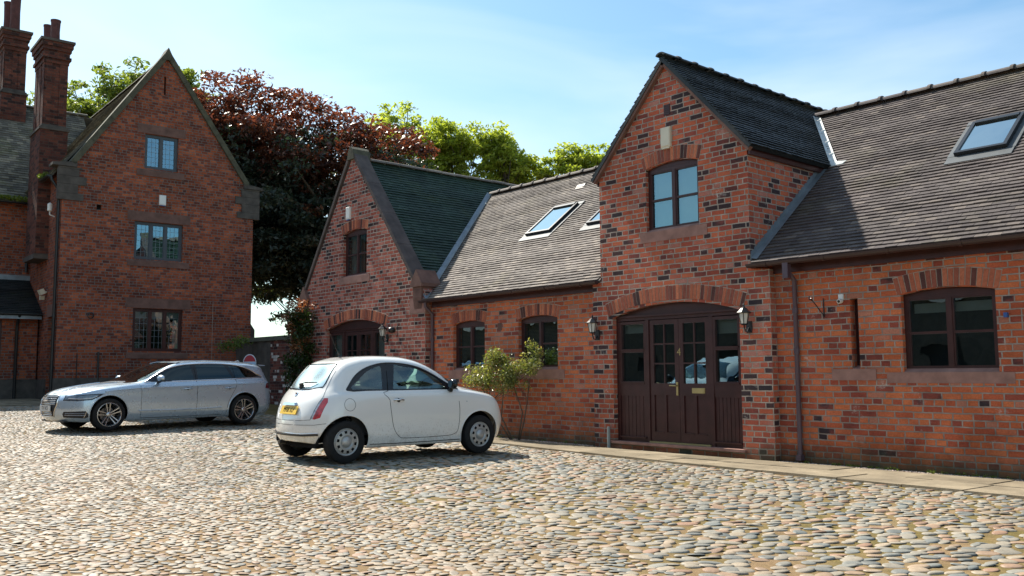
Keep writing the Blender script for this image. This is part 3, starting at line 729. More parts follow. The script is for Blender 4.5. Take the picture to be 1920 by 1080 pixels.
def alarm(s,z,fr,w,h,label,tip=0.,parts=True,mat='cream'):
    t=thing('alarm_box',label,'alarm box',tuple(fr(s,0,z)))
    mb=MB();c=math.cos(tip);sn=math.sin(tip)
    def P(a,o,b):return fr(s+a*c-b*sn,o,z+a*sn+b*c)
    pr=[(-w/2,-h/2),(w/2,-h/2),(w/2,h/2),(-w/2,h/2)]
    q=[(-w/2+.015,-h/2+.03),(w/2-.015,-h/2+.03),(w/2-.015,h/2-.01),(-w/2+.015,h/2-.01)]
    A=[P(a,0.002,b) for a,b in pr];Bq=[P(a,.05,b) for a,b in pr];C=[P(a,.065,b) for a,b in q]
    mb.add(A+Bq+C,[(0,1,2,3),(0,4,5,1),(1,5,6,2),(2,6,7,3),(3,7,4,0),(4,8,9,5),(5,9,10,6),(6,10,11,7),(7,11,8,4),(8,11,10,9)])
    mb.build('casing',M[mat],t,recalc=True)
    mb=MB();mb.prism([P(-w/2+.02,.004,-h/2-.02),P(w/2-.02,.004,-h/2-.02),P(w/2-.02,.004,-h/2),P(-w/2+.02,.004,-h/2)],fr.n*.05);mb.build('strobe',M['blue_pl'] if mat!='cream' else M['cream'],t,recalc=True)
alarm(-9.54,5.21,G,.20,.35,'cream alarm box above the upstairs window of the tall gable')
alarm(-19.88,5.34,G,.18,.32,'white alarm box with blue base on the steep gable',mat='white_pl')
t=thing('floodlight','small black bulkhead lamp beside the leftmost lantern','lamp',tuple(G(-17.76,0,2.28)))
mb=MB();mb.lathe([(.03,0),(.06,.005),(.075,.06),(.06,.13),(.035,.15),(0,.15)],G(-17.78,0,2.28),(-.4,-1,-.1),14);mb.build('housing',M['black'],t,auto=40)
mb=MB();mb.tube([G(-17.62,.02,2.4),G(-17.62,.02,2.12)],.008,6);mb.build('conduit',M['black'],t)
t=thing('hanging_basket_bracket','black iron bracket on the wall between downpipe and slit window','bracket',tuple(F(-6.85,0,2.1)))
mb=MB();mb.tube([F(-6.85,.008,2.30),F(-6.85,.008,2.02)],.008,6);mb.tube([F(-6.85,.01,2.05),F(-6.88,.30,2.29)],.007,6);mb.tube([F(-6.875,.27,2.26),F(-6.885,.34,2.28),F(-6.885,.33,2.32)],.009,6);mb.build('bar',M['black'],t)
t=thing('security_camera','small white security camera beside the top of the slit window','camera',tuple(F(-6.56,0,2.26)))
mb=MB();mb.box(F(-6.565,.02,2.30),(.07,.04,.08));mb.lathe([(0,0),(.033,.005),(.038,.04),(.03,.09),(0,.09)],F(-6.555,.04,2.245),(.1,-1,-.15),14);mb.build('housing',M['white_pl'],t,auto=40)
mb=MB();mb.lathe([(0,0),(.02,0),(.02,.008),(0,.01)],F(-6.545,.128,2.232),(.1,-1,-.15),12);mb.build('lens',M['black'],t)
t=tag(None or MB().bx(F,-4.40,-4.355,.0,.05,1.9,1.96).build('blue_tag',M['blue_pl']),'small blue plastic box at right side of the rightmost window','box')
# ============================================================ TALL HOUSE AT THE LEFT
HA=R(88);hu=Vector((math.cos(HA),math.sin(HA),0))*1.028;hn=Vector((math.sin(HA),-math.cos(HA),0))
HP=Vector((-28.36,7.218,0))
house=thing('gabled_house','tall dark brick house with steep gable, leaded windows and big chimneys','house',tuple(HP))
H=Fr(HP,hu,hn);HS=Fr(HP,-hn,-hu)     # HS: s = depth d behind the gable, out = beyond the side wall
def HD(d):return Fr(HP-hn*d,hu,hn)
apx=2.83
mb=MB()
wall(mb,H,[(0,0),(5.71,0),(5.71,7.3),(apx,11.3),(0,7.3)],
     [[(2.05,1.98),(3.52,1.98),(3.52,3.30),(2.05,3.30)],[(2.02,4.82),(3.46,4.82),(3.46,6.0),(2.02,6.0)],[(2.24,7.68),(3.24,7.68),(3.24,8.78),(2.24,8.78)],
      [(2.75,10.12),(2.81,10.12),(2.81,10.72),(2.75,10.72)],[(.93,6.22),(1.07,6.22),(1.07,6.38),(.93,6.38)]],depth=.16,edges=False)
wall(mb,HS,[(0,0),(12,0),(12,7.3),(0,7.3)],[[(.3,.4),(1.1,.4),(1.1,3.0),(.3,3.0)]],depth=.25,edges=False)
HR=Fr(HP+hu*5.71,-hn,hu);wall(mb,HR,[(0,0),(12,0),(12,7.3),(0,7.3)],[],edges=False)
HB=Fr(HP-hn*12,-hu,-hn);wall(mb,HB,[(-5.71,0),(0,0),(0,7.3),(-apx,11.3),(-5.71,7.3)],[],edges=False)
mb.build('wall',M['brick_dark'],house)
mb=MB();B=MB();B.bx(H,2.70,2.86,-.5,-.17,10.1,10.8);B.bx(H,.9,1.1,-.5,-.17,6.2,6.4);B.bx(HS,.25,1.2,-.6,-.26,.2,3.1);B.split('dark_void',M['dark'],house)
# plinth and dressings
mb.bx(H,-.04,5.75,-.1,.05,.2,1.18);mb.bx(HS,1.11,4,-.1,.05,.2,1.15);mb.split('plinth',M['stone_dark'],house)
mb=MB()
for a,b,c,d in((1.83,3.74,3.31,3.62),(1.80,3.66,6.01,6.30),(2.0,3.45,8.79,9.06)):mb.bx(H,a,b,-.1,.014,c,d)
mb.split('lintel',M['stone_brown'],house)
mb=MB()
for a,b,c,d in((1.88,3.7,1.76,1.97),(1.83,3.66,4.60,4.81),(2.02,3.44,7.44,7.67)):
    mb.bx(H,a,b,-.1,.03,c,d-.05);mb.prism([H(a,.03,d-.05),H(a,-.12,d+.02),H(a,-.12,d-.06)],hu*(b-a))
mb.split('sill',M['stone_brown'],house,recalc=True)
mb=MB()
for (z0,z1,w) in((6.42,6.62,.55),(6.62,6.9,.40),(6.9,7.14,.62),(7.14,7.36,.42),(7.36,7.42,.5)):
    mb.bx(H,-.14,w,-.1,.05,z0,z1-.006);mb.bx(H,5.71-w,5.9,-.1,.05,z0,z1-.006)
mb.prism([H(-.3,.09,7.42),H(.35,.09,7.42),H(.35,.09,7.58),H(-.3,.09,7.5)],-hn*.5)
mb.prism([H(6.0,.09,7.42),H(5.36,.09,7.42),H(5.36,.09,7.58),H(6.0,.09,7.5)],-hn*.5)
mb.split('kneeler',M['stone_dark'],house,recalc=True)
coping(house,H,((.30,7.50),(apx+.02,11.35)),1,.16,M['coping'],-.36,.09)
coping(house,H,((5.41,7.50),(apx-.02,11.35)),1,.16,M['coping'],-.36,.09)
mb=MB();mb.prism([H(apx-.2,.1,11.25),H(apx+.2,.1,11.25),H(apx,.1,11.66)],-hn*.5);mb.build('apex_stone',M['coping'],house,recalc=True)
# roofs
v=Vector(hu*(apx+.25)+Vector((0,0,4.15)));L=v.length
tiles(HP-hn*.35-hu*.25+Vector((0,0,7.2)),-hn,v,11.8,L,house,M['tile_house'],gauge=.12,tw=.2)
v2=Vector(-hu*(apx+.25)+Vector((0,0,4.15)))
tiles(HP-hn*.35+hu*5.96+Vector((0,0,7.2)),-hn,v2,11.8,L,house,M['tile_house'],gauge=.12,tw=.2)
ridge(HP-hn*.5+hu*apx+Vector((0,0,11.36)),HP-hn*12+hu*apx+Vector((0,0,11.36)),house,M['tile_house'],.12,.45,False)
# rear wing
W7=HD(4)
mb=MB();wall(mb,W7,[(-6,0),(0,0),(0,6.9),(-6,6.9)],[[(-1.65,4.9),(-1.05,4.9),(-1.05,6.3),(-1.65,6.3)]],depth=.12,edges=False);mb.build('rear_wing_wall',M['brick_dark'],house)
frame_win('window',W7,-1.65,-1.05,4.9,6.3,1,2,house,out=-.06,fw=.05,bar=.04)
up=(-hn*3.3+Vector((0,0,4.05)));LL=up.length
tiles(HP-hn*3.7+hu*(-6)+Vector((0,0,6.85)),hu,up,8.3,LL,house,M['tile_house'],gauge=.12,tw=.2)['label']='mossy roof slope of the rear wing'
bk=MB();bk.prism([HP-hn*7+hu*2.4+Vector((0,0,10.88)),HP-hn*7+hu*(-6)+Vector((0,0,10.88)),HP-hn*10.3+hu*(-6)+Vector((0,0,6.85)),HP-hn*10.3+hu*2.4+Vector((0,0,6.85))],(0,0,-.05));bk.c=[.5]*len(bk.f);bk.build('rear_roof_slope',M['tile_house'],house,colattr=True)
ridge(HP-hn*7+hu*(-6)+Vector((0,0,10.92)),HP-hn*7+hu*2.2+Vector((0,0,10.92)),house,M['tile_house'],.12,.45,False)
# lean-to porch
mb=MB();W4=HD(2.25);wall(mb,W4,[(-6,0),(-.05,0),(-.05,3.2),(-6,3.2)],[[(-2.2,1.7),(-1.0,1.7),(-1.0,2.95),(-2.2,2.95)]],depth=.12,edges=False);mb.build('porch_wall',M['brick_dark'],house)
frame_win('window',W4,-2.2,-1.0,1.7,2.95,2,1,house,out=-.06,fw=.05)
mb=MB();mb.bx(W4,-6,-.05,-.05,.05,.2,1.15);mb.split('plinth',M['stone_dark'],house)
up=(-hn*2.15+Vector((0,0,1.22)));LL=up.length
tiles(HP-hn*1.88+hu*(-6)+Vector((0,0,3.15)),hu,up,6.15,LL,house,M['tile_slate'],name='porch_roof',gauge=.12,tw=.22)
mb=MB();mb.bx(HD(4),-6,0,0,.06,4.34,4.5);mb.bx(HD(1.88),-6,-.03,.0,.03,2.97,3.14);mb.split('porch_flashing',M['lead'],house)
gutter(tuple(HP-hn*1.82+hu*(-6)+Vector((0,0,3.13))),tuple(HP-hn*1.82+hu*(-.02)+Vector((0,0,3.13))),house,M['black'],outv=tuple(hn))
gutter(tuple(HP-hn*3.62+hu*(-6)+Vector((0,0,6.83))),tuple(HP-hn*3.62+hu*(-.05)+Vector((0,0,6.83))),house,M['black'],outv=tuple(hn))
gutter(tuple(HP-hn*.3-hu*.3+Vector((0,0,7.17))),tuple(HP-hn*1.4-hu*.3+Vector((0,0,7.17))),house,M['black'],outv=tuple(-hu))
downpipe([HS(.12,.3,7.1),HS(.12,.28,7.0),HS(.12,.07,6.7),HS(.12,.07,.4)],house,M['black'],.045,collars=[HS(.12,.07,5),HS(.12,.07,3),HS(.12,.07,1.5)])
downpipe([W4(-.62,.42,3.08),W4(-.62,.1,2.8),W4(-.62,.07,.4)],house,M['black'],.045)
downpipe([W7(-.12,.07,6.75),W7(-.12,.07,4.6)],house,M['black'],.045)
# door in the side wall
mb=MB();mb.bx(HS,.33,1.07,-.2,-.12,.45,2.95);mb.build('side_door',M['black'],house)
mb=MB();mb.bx(HS,.2,1.25,-.1,.02,3.0,3.35);mb.split('lintel',M['stone_brown'],house)
# windows
frame_win('window',H,2.05,3.52,1.98,3.30,3,1,house,out=-.09,fw=.075,leads=True,blind=[('roll',2.12,2.5,3.0,3.22),('roll',2.6,2.97,3.0,3.22),('roll',3.07,3.45,3.0,3.22)],curtain=[(3.3,3.46)],label='ground floor three light leaded window')
fm=simple('blue_grey_window_frame',(.055,.065,.075),.5)
PS=glass_mat('leaded_glass',(.25,.30,.32),1.5,.22,gcol=(.55,.85,1.))
frame_win('window',H,2.02,3.46,4.82,6.0,3,1,house,out=-.09,fw=.075,leads=True,mat=fm,pane=PS,label='first floor three light leaded window')
frame_win('window',H,2.24,3.24,7.68,8.78,2,1,house,out=-.07,fw=.075,leads=True,mat=fm,pane=PS,label='attic two light leaded window')
# chimneys
def chimney(s0,s1,d0,d1,zb,zs,zt,pots,label=None,base_out=.08):
    mb=MB();FD=HD(0)
    def blk(a,b,c,d,z0,z1,m=mb):
        m.bx(FD,a,b,-d,-c,z0,z1)
    blk(s0-base_out,s1+base_out,d0-base_out,d1+base_out,zb,zs)
    blk(s0,s1,d0,d1,zs+.1,zt-.75)
    # raised ribs on the shaft corners and corbelled head
    e=.03
    for a,b in((s0-e,s0+.2),(s1-.2,s1+e)):
        blk(a,b,d0-e,d0-.001,zs+.1,zt-.75)
    for c,d in((d0-e,d0+.3),((d0+d1)/2-.2,(d0+d1)/2+.2),(d1-.3,d1+e)):blk(s0-e-.002,s0-.001,c,d,zs+.1,zt-.75)
    k=[(.0,.05,.14),(.14,.10,.1),(.24,.06,.16),(.40,.10,.12),(.52,.14,.15)]
    for dz,o,h in k:blk(s0-o,s1+o,d0-o,d1+o,zt-.75+dz,zt-.75+dz+h-.002)
    st=mb.build('chimney',M['brick_chim'],house);
    if label:st['label']=label
    m2=MB();blk(s0-.18,s1+.18,d0-.18,d1+.18,zt-.08,zt,m2);
    o=base_out+.04
    m2.prism([FD(s0-o,-(d0-o),zs-.02),FD(s1+o,-(d0-o),zs-.02),FD(s1+.01,-(d0-.01),zs+.16),FD(s0-.01,-(d0-.01),zs+.16)],-hn*.001)
    for z0,w in((zs-.02,.04),(zs+.04,.0),(zs+.10,-.04)):blk(s0-base_out-w,s1+base_out+w,d0-base_out-w,d1+base_out+w,z0,z0+.058,m2)
    m2.split('stone_band',M['stone_dark'],st,recalc=True)
    for (ss,dd,r_,h) in pots:
        m3=MB();m3.lathe([(r_*.9,0),(r_,.05),(r_*.92,h*.5),(r_*1.02,h-.06),(r_*1.1,h-.05),(r_*1.1,h),(r_*.85,h),(r_*.8,h-.3)],FD(ss,-dd,zt-.01),(0,0,1),16);m3.build('chimney_pot',M['clay'],st,auto=40)
    return st
chimney(-.27,.33,1.62,2.85,4.95,8.85,11.72,[(.02,1.9,.14,.75),(-.08,2.5,.12,.75)],'chimney stack rising from the side wall behind the gable')
mb=MB();mb.bx(HD(0),-.39,.2,-2.98,-1.5,4.80,4.95);mb.build('corbel',M['stone_dark'],house)
chimney(-.60,.02,6.45,7.75,8.8,11.15,13.45,[(-.30,6.75,.17,1.5),(-.42,7.35,.15,1.3)],'leftmost chimney stack on the rear wing')
mb=MB();mb.bx(HD(0),-.74,.15,-6.9,-6.2,9.82,9.90);mb.build('lead_flashing',M['lead'],house)
# details on the gable
mb=MB();mb.lathe([(.0,0),(.085,0),(.10,.03),(.075,.035),(.07,.0)],H(.87,.0,3.03),hn,18);mb.build('flue_outlet',M['black'],house)
mb=MB();mb.tube([H(1.12,.03,1.95),H(1.12,.03,.9)],.03,8);mb.tube([H(.55,.03,1.9),H(.55,.03,1.15)],.012,6);mb.split('service_pipe',M['black'],house)
mb=MB();mb.tube([H(4.45,.012,3.6),H(4.45,.012,1.3)],.006,6);mb.build('cable',M['mortar'],house)
mb=MB();mb.bx(HR,.5,1.2,0,.35,.3,2.75);mb.prism([HR(.5,0,2.75),HR(.5,.35,2.75),HR(.5,0,3.25)],-hn*.7);mb.build('buttress',M['stone_dark'],house,recalc=True)
alarm(2.80,6.72,H,.2,.32,'white alarm box between the upper windows of the tall house',mat='white_pl')
t=thing('floodlight','small floodlight with sensor beside the tall house side door','lamp',tuple(HS(1.6,0,3.7)))
mb=MB();mb.box(HS(1.45,.15,3.78),(.22,.14,.16),Matrix.Rotation(R(25),3,'X'));mb.tube([HS(1.45,0,3.78),HS(1.45,.1,3.78)],.03,8);mb.box(HS(1.7,.08,3.62),(.12,.12,.12));mb.build('housing',M['cream'],t)
t=thing('side_lamp','grey wall lamp high on the tall house side wall','lamp',tuple(HS(.75,0,6.2)))
mb=MB();mb.tube([HS(.75,0.02,6.0),HS(.75,.16,6.05),HS(.75,.16,6.15)],.02,8);mb.lathe([(.03,0),(.07,.02),(.07,.22),(.02,.26)],HS(.75,.16,6.15),(0,0,1),12);mb.build('housing',M['white_pl'],t)
# ============================================================ YARD BOUNDARY WALL
bw=thing('boundary_wall','old brick yard wall with white painted bricks and dark stone coping','wall',(-24,13,0))
BW=Fr((-22.1,12.6,0),Vector((-1,0,0)),Vector((0,-1,0)))
brp=brick_mat('painted_patch_brick',[(0.,(.05,.03,.03)),(.4,(.16,.05,.04)),(.72,(.24,.085,.06)),(.80,(.26,.10,.08)),(.81,(.62,.55,.50)),(1.,(.66,.60,.54))],(.2,.17,.14),white=.9,dirt=.45)
mb=MB();wall(mb,BW,[(-.2,-.2),(3.6,-.2),(3.6,2.28),(-.2,2.28)],[],edges=True,thick=.34);mb.build('brickwork',brp,bw)
mb=MB();wall(mb,BW,[(3.6,-.2),(6.5,-.2),(6.5,2.28),(3.6,2.28)],[],edges=True,thick=.34);mb.build('stonework',M['stone_dark'],bw)
mb=MB();mb.prism([BW(-.2,.07,2.28),BW(-.2,-.41,2.28),BW(-.2,-.3,2.42),BW(-.2,-.04,2.42)],Vector((-6.8,0,0)));mb.build('coping',M['coping'],bw,recalc=True)
sg=thing('round_sign','round topped red and white sign on a post behind the silver car','sign',(-22.4,10.4,0.2))
SG=Fr((-22.4,10.4,0),Vector((.66,.75,0)).normalized(),(.75,-.66,0))
m_r=simple('red_sign_paint',(.35,.02,.03),.5);m_w=simple('white_sign_paint',(.55,.60,.66),.5)
def disc(z0,z1,r,cz,o,mat,nm,n=28):
    pts=[]
    for k in range(n):
        a=2*math.pi*k/n;x=r*.9*math.sin(a);z=cz+r*1.15*math.cos(a)
        z=max(z0,min(z1,z));pts.append((x,z))
    q=[pts[0]]
    for p in pts[1:]:
        if abs(p[0]-q[-1][0])+abs(p[1]-q[-1][1])>1e-4:q.append(p)
    m=MB();m.prism([SG(x,o,z) for x,z in q],SG.n*.006);m.build(nm,mat,sg,recalc=True)
disc(0,3,.195,1.56,0,m_w,'plate');disc(1.59,3,.172,1.56,.007,m_r,'red_band');disc(0,1.575,.172,1.56,.007,simple('pale_blue_paint',(.35,.5,.68),.5),'lower_band')
mb=MB();mb.tube([SG(0,-.03,.1),SG(0,-.03,1.7)],.028,10);mb.build('post',M['black'],sg)
# ============================================================ BARN ACROSS THE YARD (added out of view, long and dark, to darken the pane reflections)
ob=thing('reflection_barn','long dark barn added out of view across the yard, reflected in the window panes','building',(-12,-12,0))
OB=Fr((0,-12,0),(-1,0,0),(0,1,0))
mb=MB();wall(mb,OB,[(-8,-.3),(62,-.3),(62,4.2),(-8,4.2)],[[(a,1.1),(a+1.3,1.1),(a+1.3,2.3),(a,2.3)] for a in range(0,60,5)],depth=.15,thick=6.);mb.build('wall',M['stone_dark'],ob)
mb=MB();
for a in range(0,60,5):mb.bx(OB,a-.1,a+1.4,-.3,-.15,1.,2.4)
mb.split('window',M['dark'],ob)
mb=MB();mb.prism([(8.3,-11.7,4.1),(8.3,-15,7),(8.3,-18.3,4.1)],(-70.6,0,0));mb.c=[.5]*len(mb.f);mb.build('roof',M['tile_dark'],ob,colattr=True,recalc=True)
# ============================================================ CARS
def pch(pts):
    xs=np.array([p[0] for p in pts],float);ys=np.array([p[1] for p in pts],float)
    h=np.diff(xs);d=np.diff(ys)/h;m=np.zeros(len(xs))
    if len(xs)>2:
        for i in range(1,len(xs)-1):
            if d[i-1]*d[i]>0:
                w1=2*h[i]+h[i-1];w2=h[i]+2*h[i-1];m[i]=(w1+w2)/(w1/d[i-1]+w2/d[i])
    m[0]=d[0];m[-1]=d[-1]
    def f(x):
        x=np.clip(x,xs[0],xs[-1]);i=np.clip(np.searchsorted(xs,x)-1,0,len(xs)-2);t=(x-xs[i])/h[i]
        return ys[i]*(2*t**3-3*t**2+1)+h[i]*m[i]*(t**3-2*t**2+t)+ys[i+1]*(-2*t**3+3*t**2)+h[i]*m[i+1]*(t**3-t**2)
    return f
def body_grid(S):
    """S: dict(L, top, base5, levels...). local: x from the nose backwards, y half width, z up"""
    K=10;nf,nm,nr=15,100,15
    top=pch(S['top']);z5=pch(S['z'][5]);rows=[]
    for k in range(K):
        xf,zf=S['front'][k];xr,zr=S['rear'][k];rf,rr=S['rf'],S['rr'];W=pch(S['w'][k]) if k<9 else None
        if k<=5:zk=pch(S['z'][k])
        elif k<9:
            fr_=S['frac'][k-6];zk=lambda x,fr_=fr_:z5(x)+fr_*(top(x)-z5(x))
        else:zk=top
        pts=[]
        ef,er=S.get('ef',2.5),S.get('er',2.5)
        for i in range(nf):
            th=(math.pi/2)*(i/nf);x=xf+rf*(1-math.cos(th)**(2/ef)) ;b=1-math.sin(th)
            if k<9:y=float(W(x))*math.sin(th)**(2/ef)
            else:y=0.
            if k==9:x=xf+rf*(i/nf)
            z=float(zk(x));b=b**1.3;z=z*(1-b)+zf*b
            pts.append((x,y,z))
        for i in range(nm+1):
            x=xf+rf+(xr-rr-xf-rf)*i/nm;pts.append((x,float(W(x)) if k<9 else 0.,float(zk(x))))
        for i in range(nr-1,-1,-1):
            th=(math.pi/2)*(i/nr);x=xr-rr*(1-math.cos(th)**(2/er));b=1-math.sin(th)
            y=float(W(x))*math.sin(th)**(2/er) if k<9 else 0.
            if k==9:x=xr-rr*(i/nr)
            z=float(zk(x));b=b**1.3;z=z*(1-b)+zr*b
            pts.append((x,y,z))
        rows.append(pts)
    A=np.array(rows)                    # K, N, 3
    # lower lip turned under
    lip=A[0].copy();lip[:,1]*=.90;lip[:,2]+=.015
    mir=A[8].copy();mir[:,1]*=-1
    B=np.concatenate([lip[None],A,mir[None]],0)
    sub=S.get('sub',6);out=[A[0]*1.]
    out=[lip]
    tens=.5
    for k in range(1,K):
        P0,P1,P2,P3=B[k-1],B[k],B[k+1],B[k+2]
        d=[np.linalg.norm(P1-P0,axis=1)**.5+1e-6,np.linalg.norm(P2-P1,axis=1)**.5+1e-6,np.linalg.norm(P3-P2,axis=1)**.5+1e-6]
        t1=(P1-P0)/d[0][:,None]-(P2-P0)/(d[0]+d[1])[:,None]+(P2-P1)/d[1][:,None]
        t2=(P2-P1)/d[1][:,None]-(P3-P1)/(d[1]+d[2])[:,None]+(P3-P2)/d[2][:,None]
        m1=t1*d[1][:,None];m2=t2*d[1][:,None]
        for j in range(sub):
            t=j/sub
            out.append(P1*(2*t**3-3*t**2+1)+m1*(t**3-2*t**2+t)+P2*(-2*t**3+3*t**2)+m2*(t**3-t**2))
    out.append(A[9])
    return np.array(out)
def cut_poly(bm,poly,ax,filt,mi):
    """cut the polygon (2d, in the plane across axis ax) into the faces that pass filt and give them material mi"""
    i0,i1=[(1,2),(0,2),(0,1)][ax]
    xs=[p[0] for p in poly];ys=[p[1] for p in poly];e=.01
    cands=[]
    for f in bm.faces:
        a=[v.co[i0] for v in f.verts];b=[v.co[i1] for v in f.verts]
        if min(a)<max(xs)+e and max(a)>min(xs)-e and min(b)<max(ys)+e and max(b)>min(ys)-e and filt(f):cands.append(f)
    n=len(poly);axv=Vector((0,0,0));axv[ax]=1
    for i in range(n):
        p,q=poly[i],poly[(i+1)%n]
        lo0,hi0=min(p[0],q[0])-e*.2,max(p[0],q[0])+e*.2;lo1,hi1=min(p[1],q[1])-e*.2,max(p[1],q[1])+e*.2
        fs=[]
        for f in cands:
            a=[v.co[i0] for v in f.verts];b=[v.co[i1] for v in f.verts]
            if min(a)<hi0 and max(a)>lo0 and min(b)<hi1 and max(b)>lo1:fs.append(f)
        if not fs:continue
        d=Vector((0,0,0));d[i0]=q[0]-p[0];d[i1]=q[1]-p[1];nn=d.cross(axv).normalized()
        c=Vector((0,0,0));c[i0]=p[0];c[i1]=p[1]
        geom=list({x for f in fs for x in (list(f.verts)+list(f.edges)+[f])})
        rset=set(fs)
        r=bmesh.ops.bisect_plane(bm,geom=geom,dist=1e-5,plane_co=c,plane_no=nn)
        new=[g for g in r['geom'] if isinstance(g,bmesh.types.BMFace)]
        cands=[f for f in cands if f.is_valid and f not in rset]+new
        cands=list(set(f for f in cands if f.is_valid))
    def inside(x,y):
        c=False
        for i in range(n):
            (x1,y1),(x2,y2)=poly[i],poly[(i+1)%n]
            if (y1>y)!=(y2>y) and x<(x2-x1)*(y-y1)/(y2-y1)+x1:c=not c
        return c
    for f in cands:
        m=f.calc_center_median()
        if inside(m[i0],m[i1]):f.material_index=mi
def arcpoly(cx,cz,r,n=36):return [(cx+r*math.cos(2*math.pi*i/n),cz+r*math.sin(2*math.pi*i/n)) for i in range(n)]
def smoothpoly(pts,sub=5,closed=True):
    out=[];n=len(pts)
    for i in range(n):
        P=[Vector(pts[(i+j-1)%n][:2]) for j in range(4)]
        if len(pts[i])>2:                       # corner marker: straight to the next
            out.append(tuple(P[1]));continue
        for j in range(sub):
            t=j/sub;p=.5*((2*P[1])+(-P[0]+P[2])*t+(2*P[0]-5*P[1]+4*P[2]-P[3])*t*t+(-P[0]+3*P[1]-3*P[2]+P[3])*t**3);out.append(tuple(p))
    return out
class Car:
    def __init__(c,S,name,label,loc,rz,scale,mats):
        c.S=S;c.root=thing(name,label,'car',loc,rz);c.root.scale=(scale,)*3
        # local frame: x forward of the object is -grid x
        G_=body_grid(S);nk,N,_=G_.shape;c.L=S['L']
        V=[];
        for sgn in(1,-1):
            g=G_.copy();g[:,:,1]*=sgn;V.append(g.reshape(-1,3))
        Vv=np.concatenate(V);bm=bmesh.new();vs=[bm.verts.new(v) for v in Vv.tolist()];h=nk*N
        for s in(0,1):
            for k in range(nk-1):
                for i in range(N-1):
                    q=[s*h+k*N+i,s*h+k*N+i+1,s*h+(k+1)*N+i+1,s*h+(k+1)*N+i]
                    if s==0:q=q[::-1]
                    try:bm.faces.new([vs[j] for j in q])
                    except ValueError:pass
        bmesh.ops.remove_doubles(bm,verts=bm.verts,dist=1e-4)
        bmesh.ops.dissolve_degenerate(bm,edges=bm.edges,dist=1e-5)
        bmesh.ops.recalc_face_normals(bm,faces=bm.faces);bm.normal_update()
        ff=max(bm.faces,key=lambda f:f.calc_center_median().z)
        if ff.normal.z<0:bmesh.ops.reverse_faces(bm,faces=bm.faces);bm.normal_update()
        c.bvh=BVHTree.FromBMesh(bm);c.vn=[v.normal.copy() for v in bm.verts];c.vc=[v.co.copy() for v in bm.verts];c.fv=[[v.index for v in f.verts] for f in bm.faces]
        bm.verts.index_update();c.fv=[[v.index for v in f.verts] for f in bm.faces]
        c.bm=bm;c.mats=mats
    def nrm(c,p):
        co,n,i,d=c.bvh.find_nearest(p)
        if i is None:return Vector((0,0,1))
        ids=c.fv[i]
        from mathutils.interpolate import poly_3d_calc
        w=poly_3d_calc([c.vc[j] for j in ids],co);r=Vector((0,0,0))
        for a,j in zip(w,ids):r+=c.vn[j]*a
        return r.normalized() if r.length>0 else n
    def finish(c,names):
        """names: {mi:(part name, material, label)}; material index 99 is deleted"""
        bm=c.bm;bmesh.ops.delete(bm,geom=[f for f in bm.faces if f.material_index==99],context='FACES')
        out={}
        for mi,(nm,mat,lab,spl) in names.items():
            fs=[f for f in bm.faces if f.material_index==mi]
            groups=[fs]
            if spl:
                left=set(fs);groups=[]
                while left:
                    st=[left.pop()];g=[st[0]]
                    while st:
                        f=st.pop()
                        for e in f.edges:
                            for o in e.link_faces:
                                if o in left:left.remove(o);st.append(o);g.append(o)
                    groups.append(g)
                groups=[g for g in groups if sum(f.calc_area() for f in g)>1e-4]
            for g in groups:
                m=MB();mp={}
                for f in g:
                    for v in f.verts:
                        if v.index not in mp or True:
                            if v not in mp:mp[v]=len(m.v);m.v.append(tuple(v.co))
                    m.f.append(tuple(mp[v] for v in f.verts));m.m.append(0);m.c.append(.5);m.sm.append(True)
                N_=[c.nrm(Vector(v)) for v in m.v]
                o=m.build(nm,mat,c.root,smooth=True)
                o.data.normals_split_custom_set_from_vertices([tuple(n) for n in N_])
                if lab:o['label']=lab
                out.setdefault(mi,[]).append(o)
        bm.free();return out
    def snap(c,p,ax,side=1):
        o=Vector(p);d=Vector((0,0,0));o[ax]=3.*side+ (c.L/2 if ax==0 else 0);d[ax]=-side
        h=c.bvh.ray_cast(o,d)
        if h[0] is None:
            h=c.bvh.find_nearest(o if ax!=1 else Vector((p[0],.8*side,p[2])))
        return h[0],c.nrm(h[0])
    def ribbon(c,path,w,ax,side,mat,name,off=.003,parent=None,th=0.,closed=False,sub=3):
        """a thin strip laid on the body; path in the plane across ax"""
        i0,i1=[(1,2),(0,2),(0,1)][ax];P=[];n=len(path)
        for i in range(n if closed else n-1):
            a,b=path[i],path[(i+1)%n]
            for j in range(sub):P.append((a[0]+(b[0]-a[0])*j/sub,a[1]+(b[1]-a[1])*j/sub))
        P.append(path[0] if closed else path[-1])
        pts=[]
        for a,b in P:
            q=Vector((0,0,0));q[i0]=a;q[i1]=b;h,nn=c.snap(q,ax,side);pts.append((h,nn))
        m=MB();m.smooth=True;vs=[]
        for i,(h,nn) in enumerate(pts):
            t=(pts[min(i+1,len(pts)-1)][0]-pts[max(i-1,0)][0]).normalized();s=nn.cross(t).normalized()
            vs+=[h+s*w/2+nn*(off-.002),h+s*w*.38+nn*(off+th),h-s*w*.38+nn*(off+th),h-s*w/2+nn*(off-.002)]
        m.add(vs,[(4*i+a,4*i+a+1,4*i+a+5,4*i+a+4) for i in range(len(pts)-1) for a in range(3)])
        return m.build(name,mat,parent or c.root)
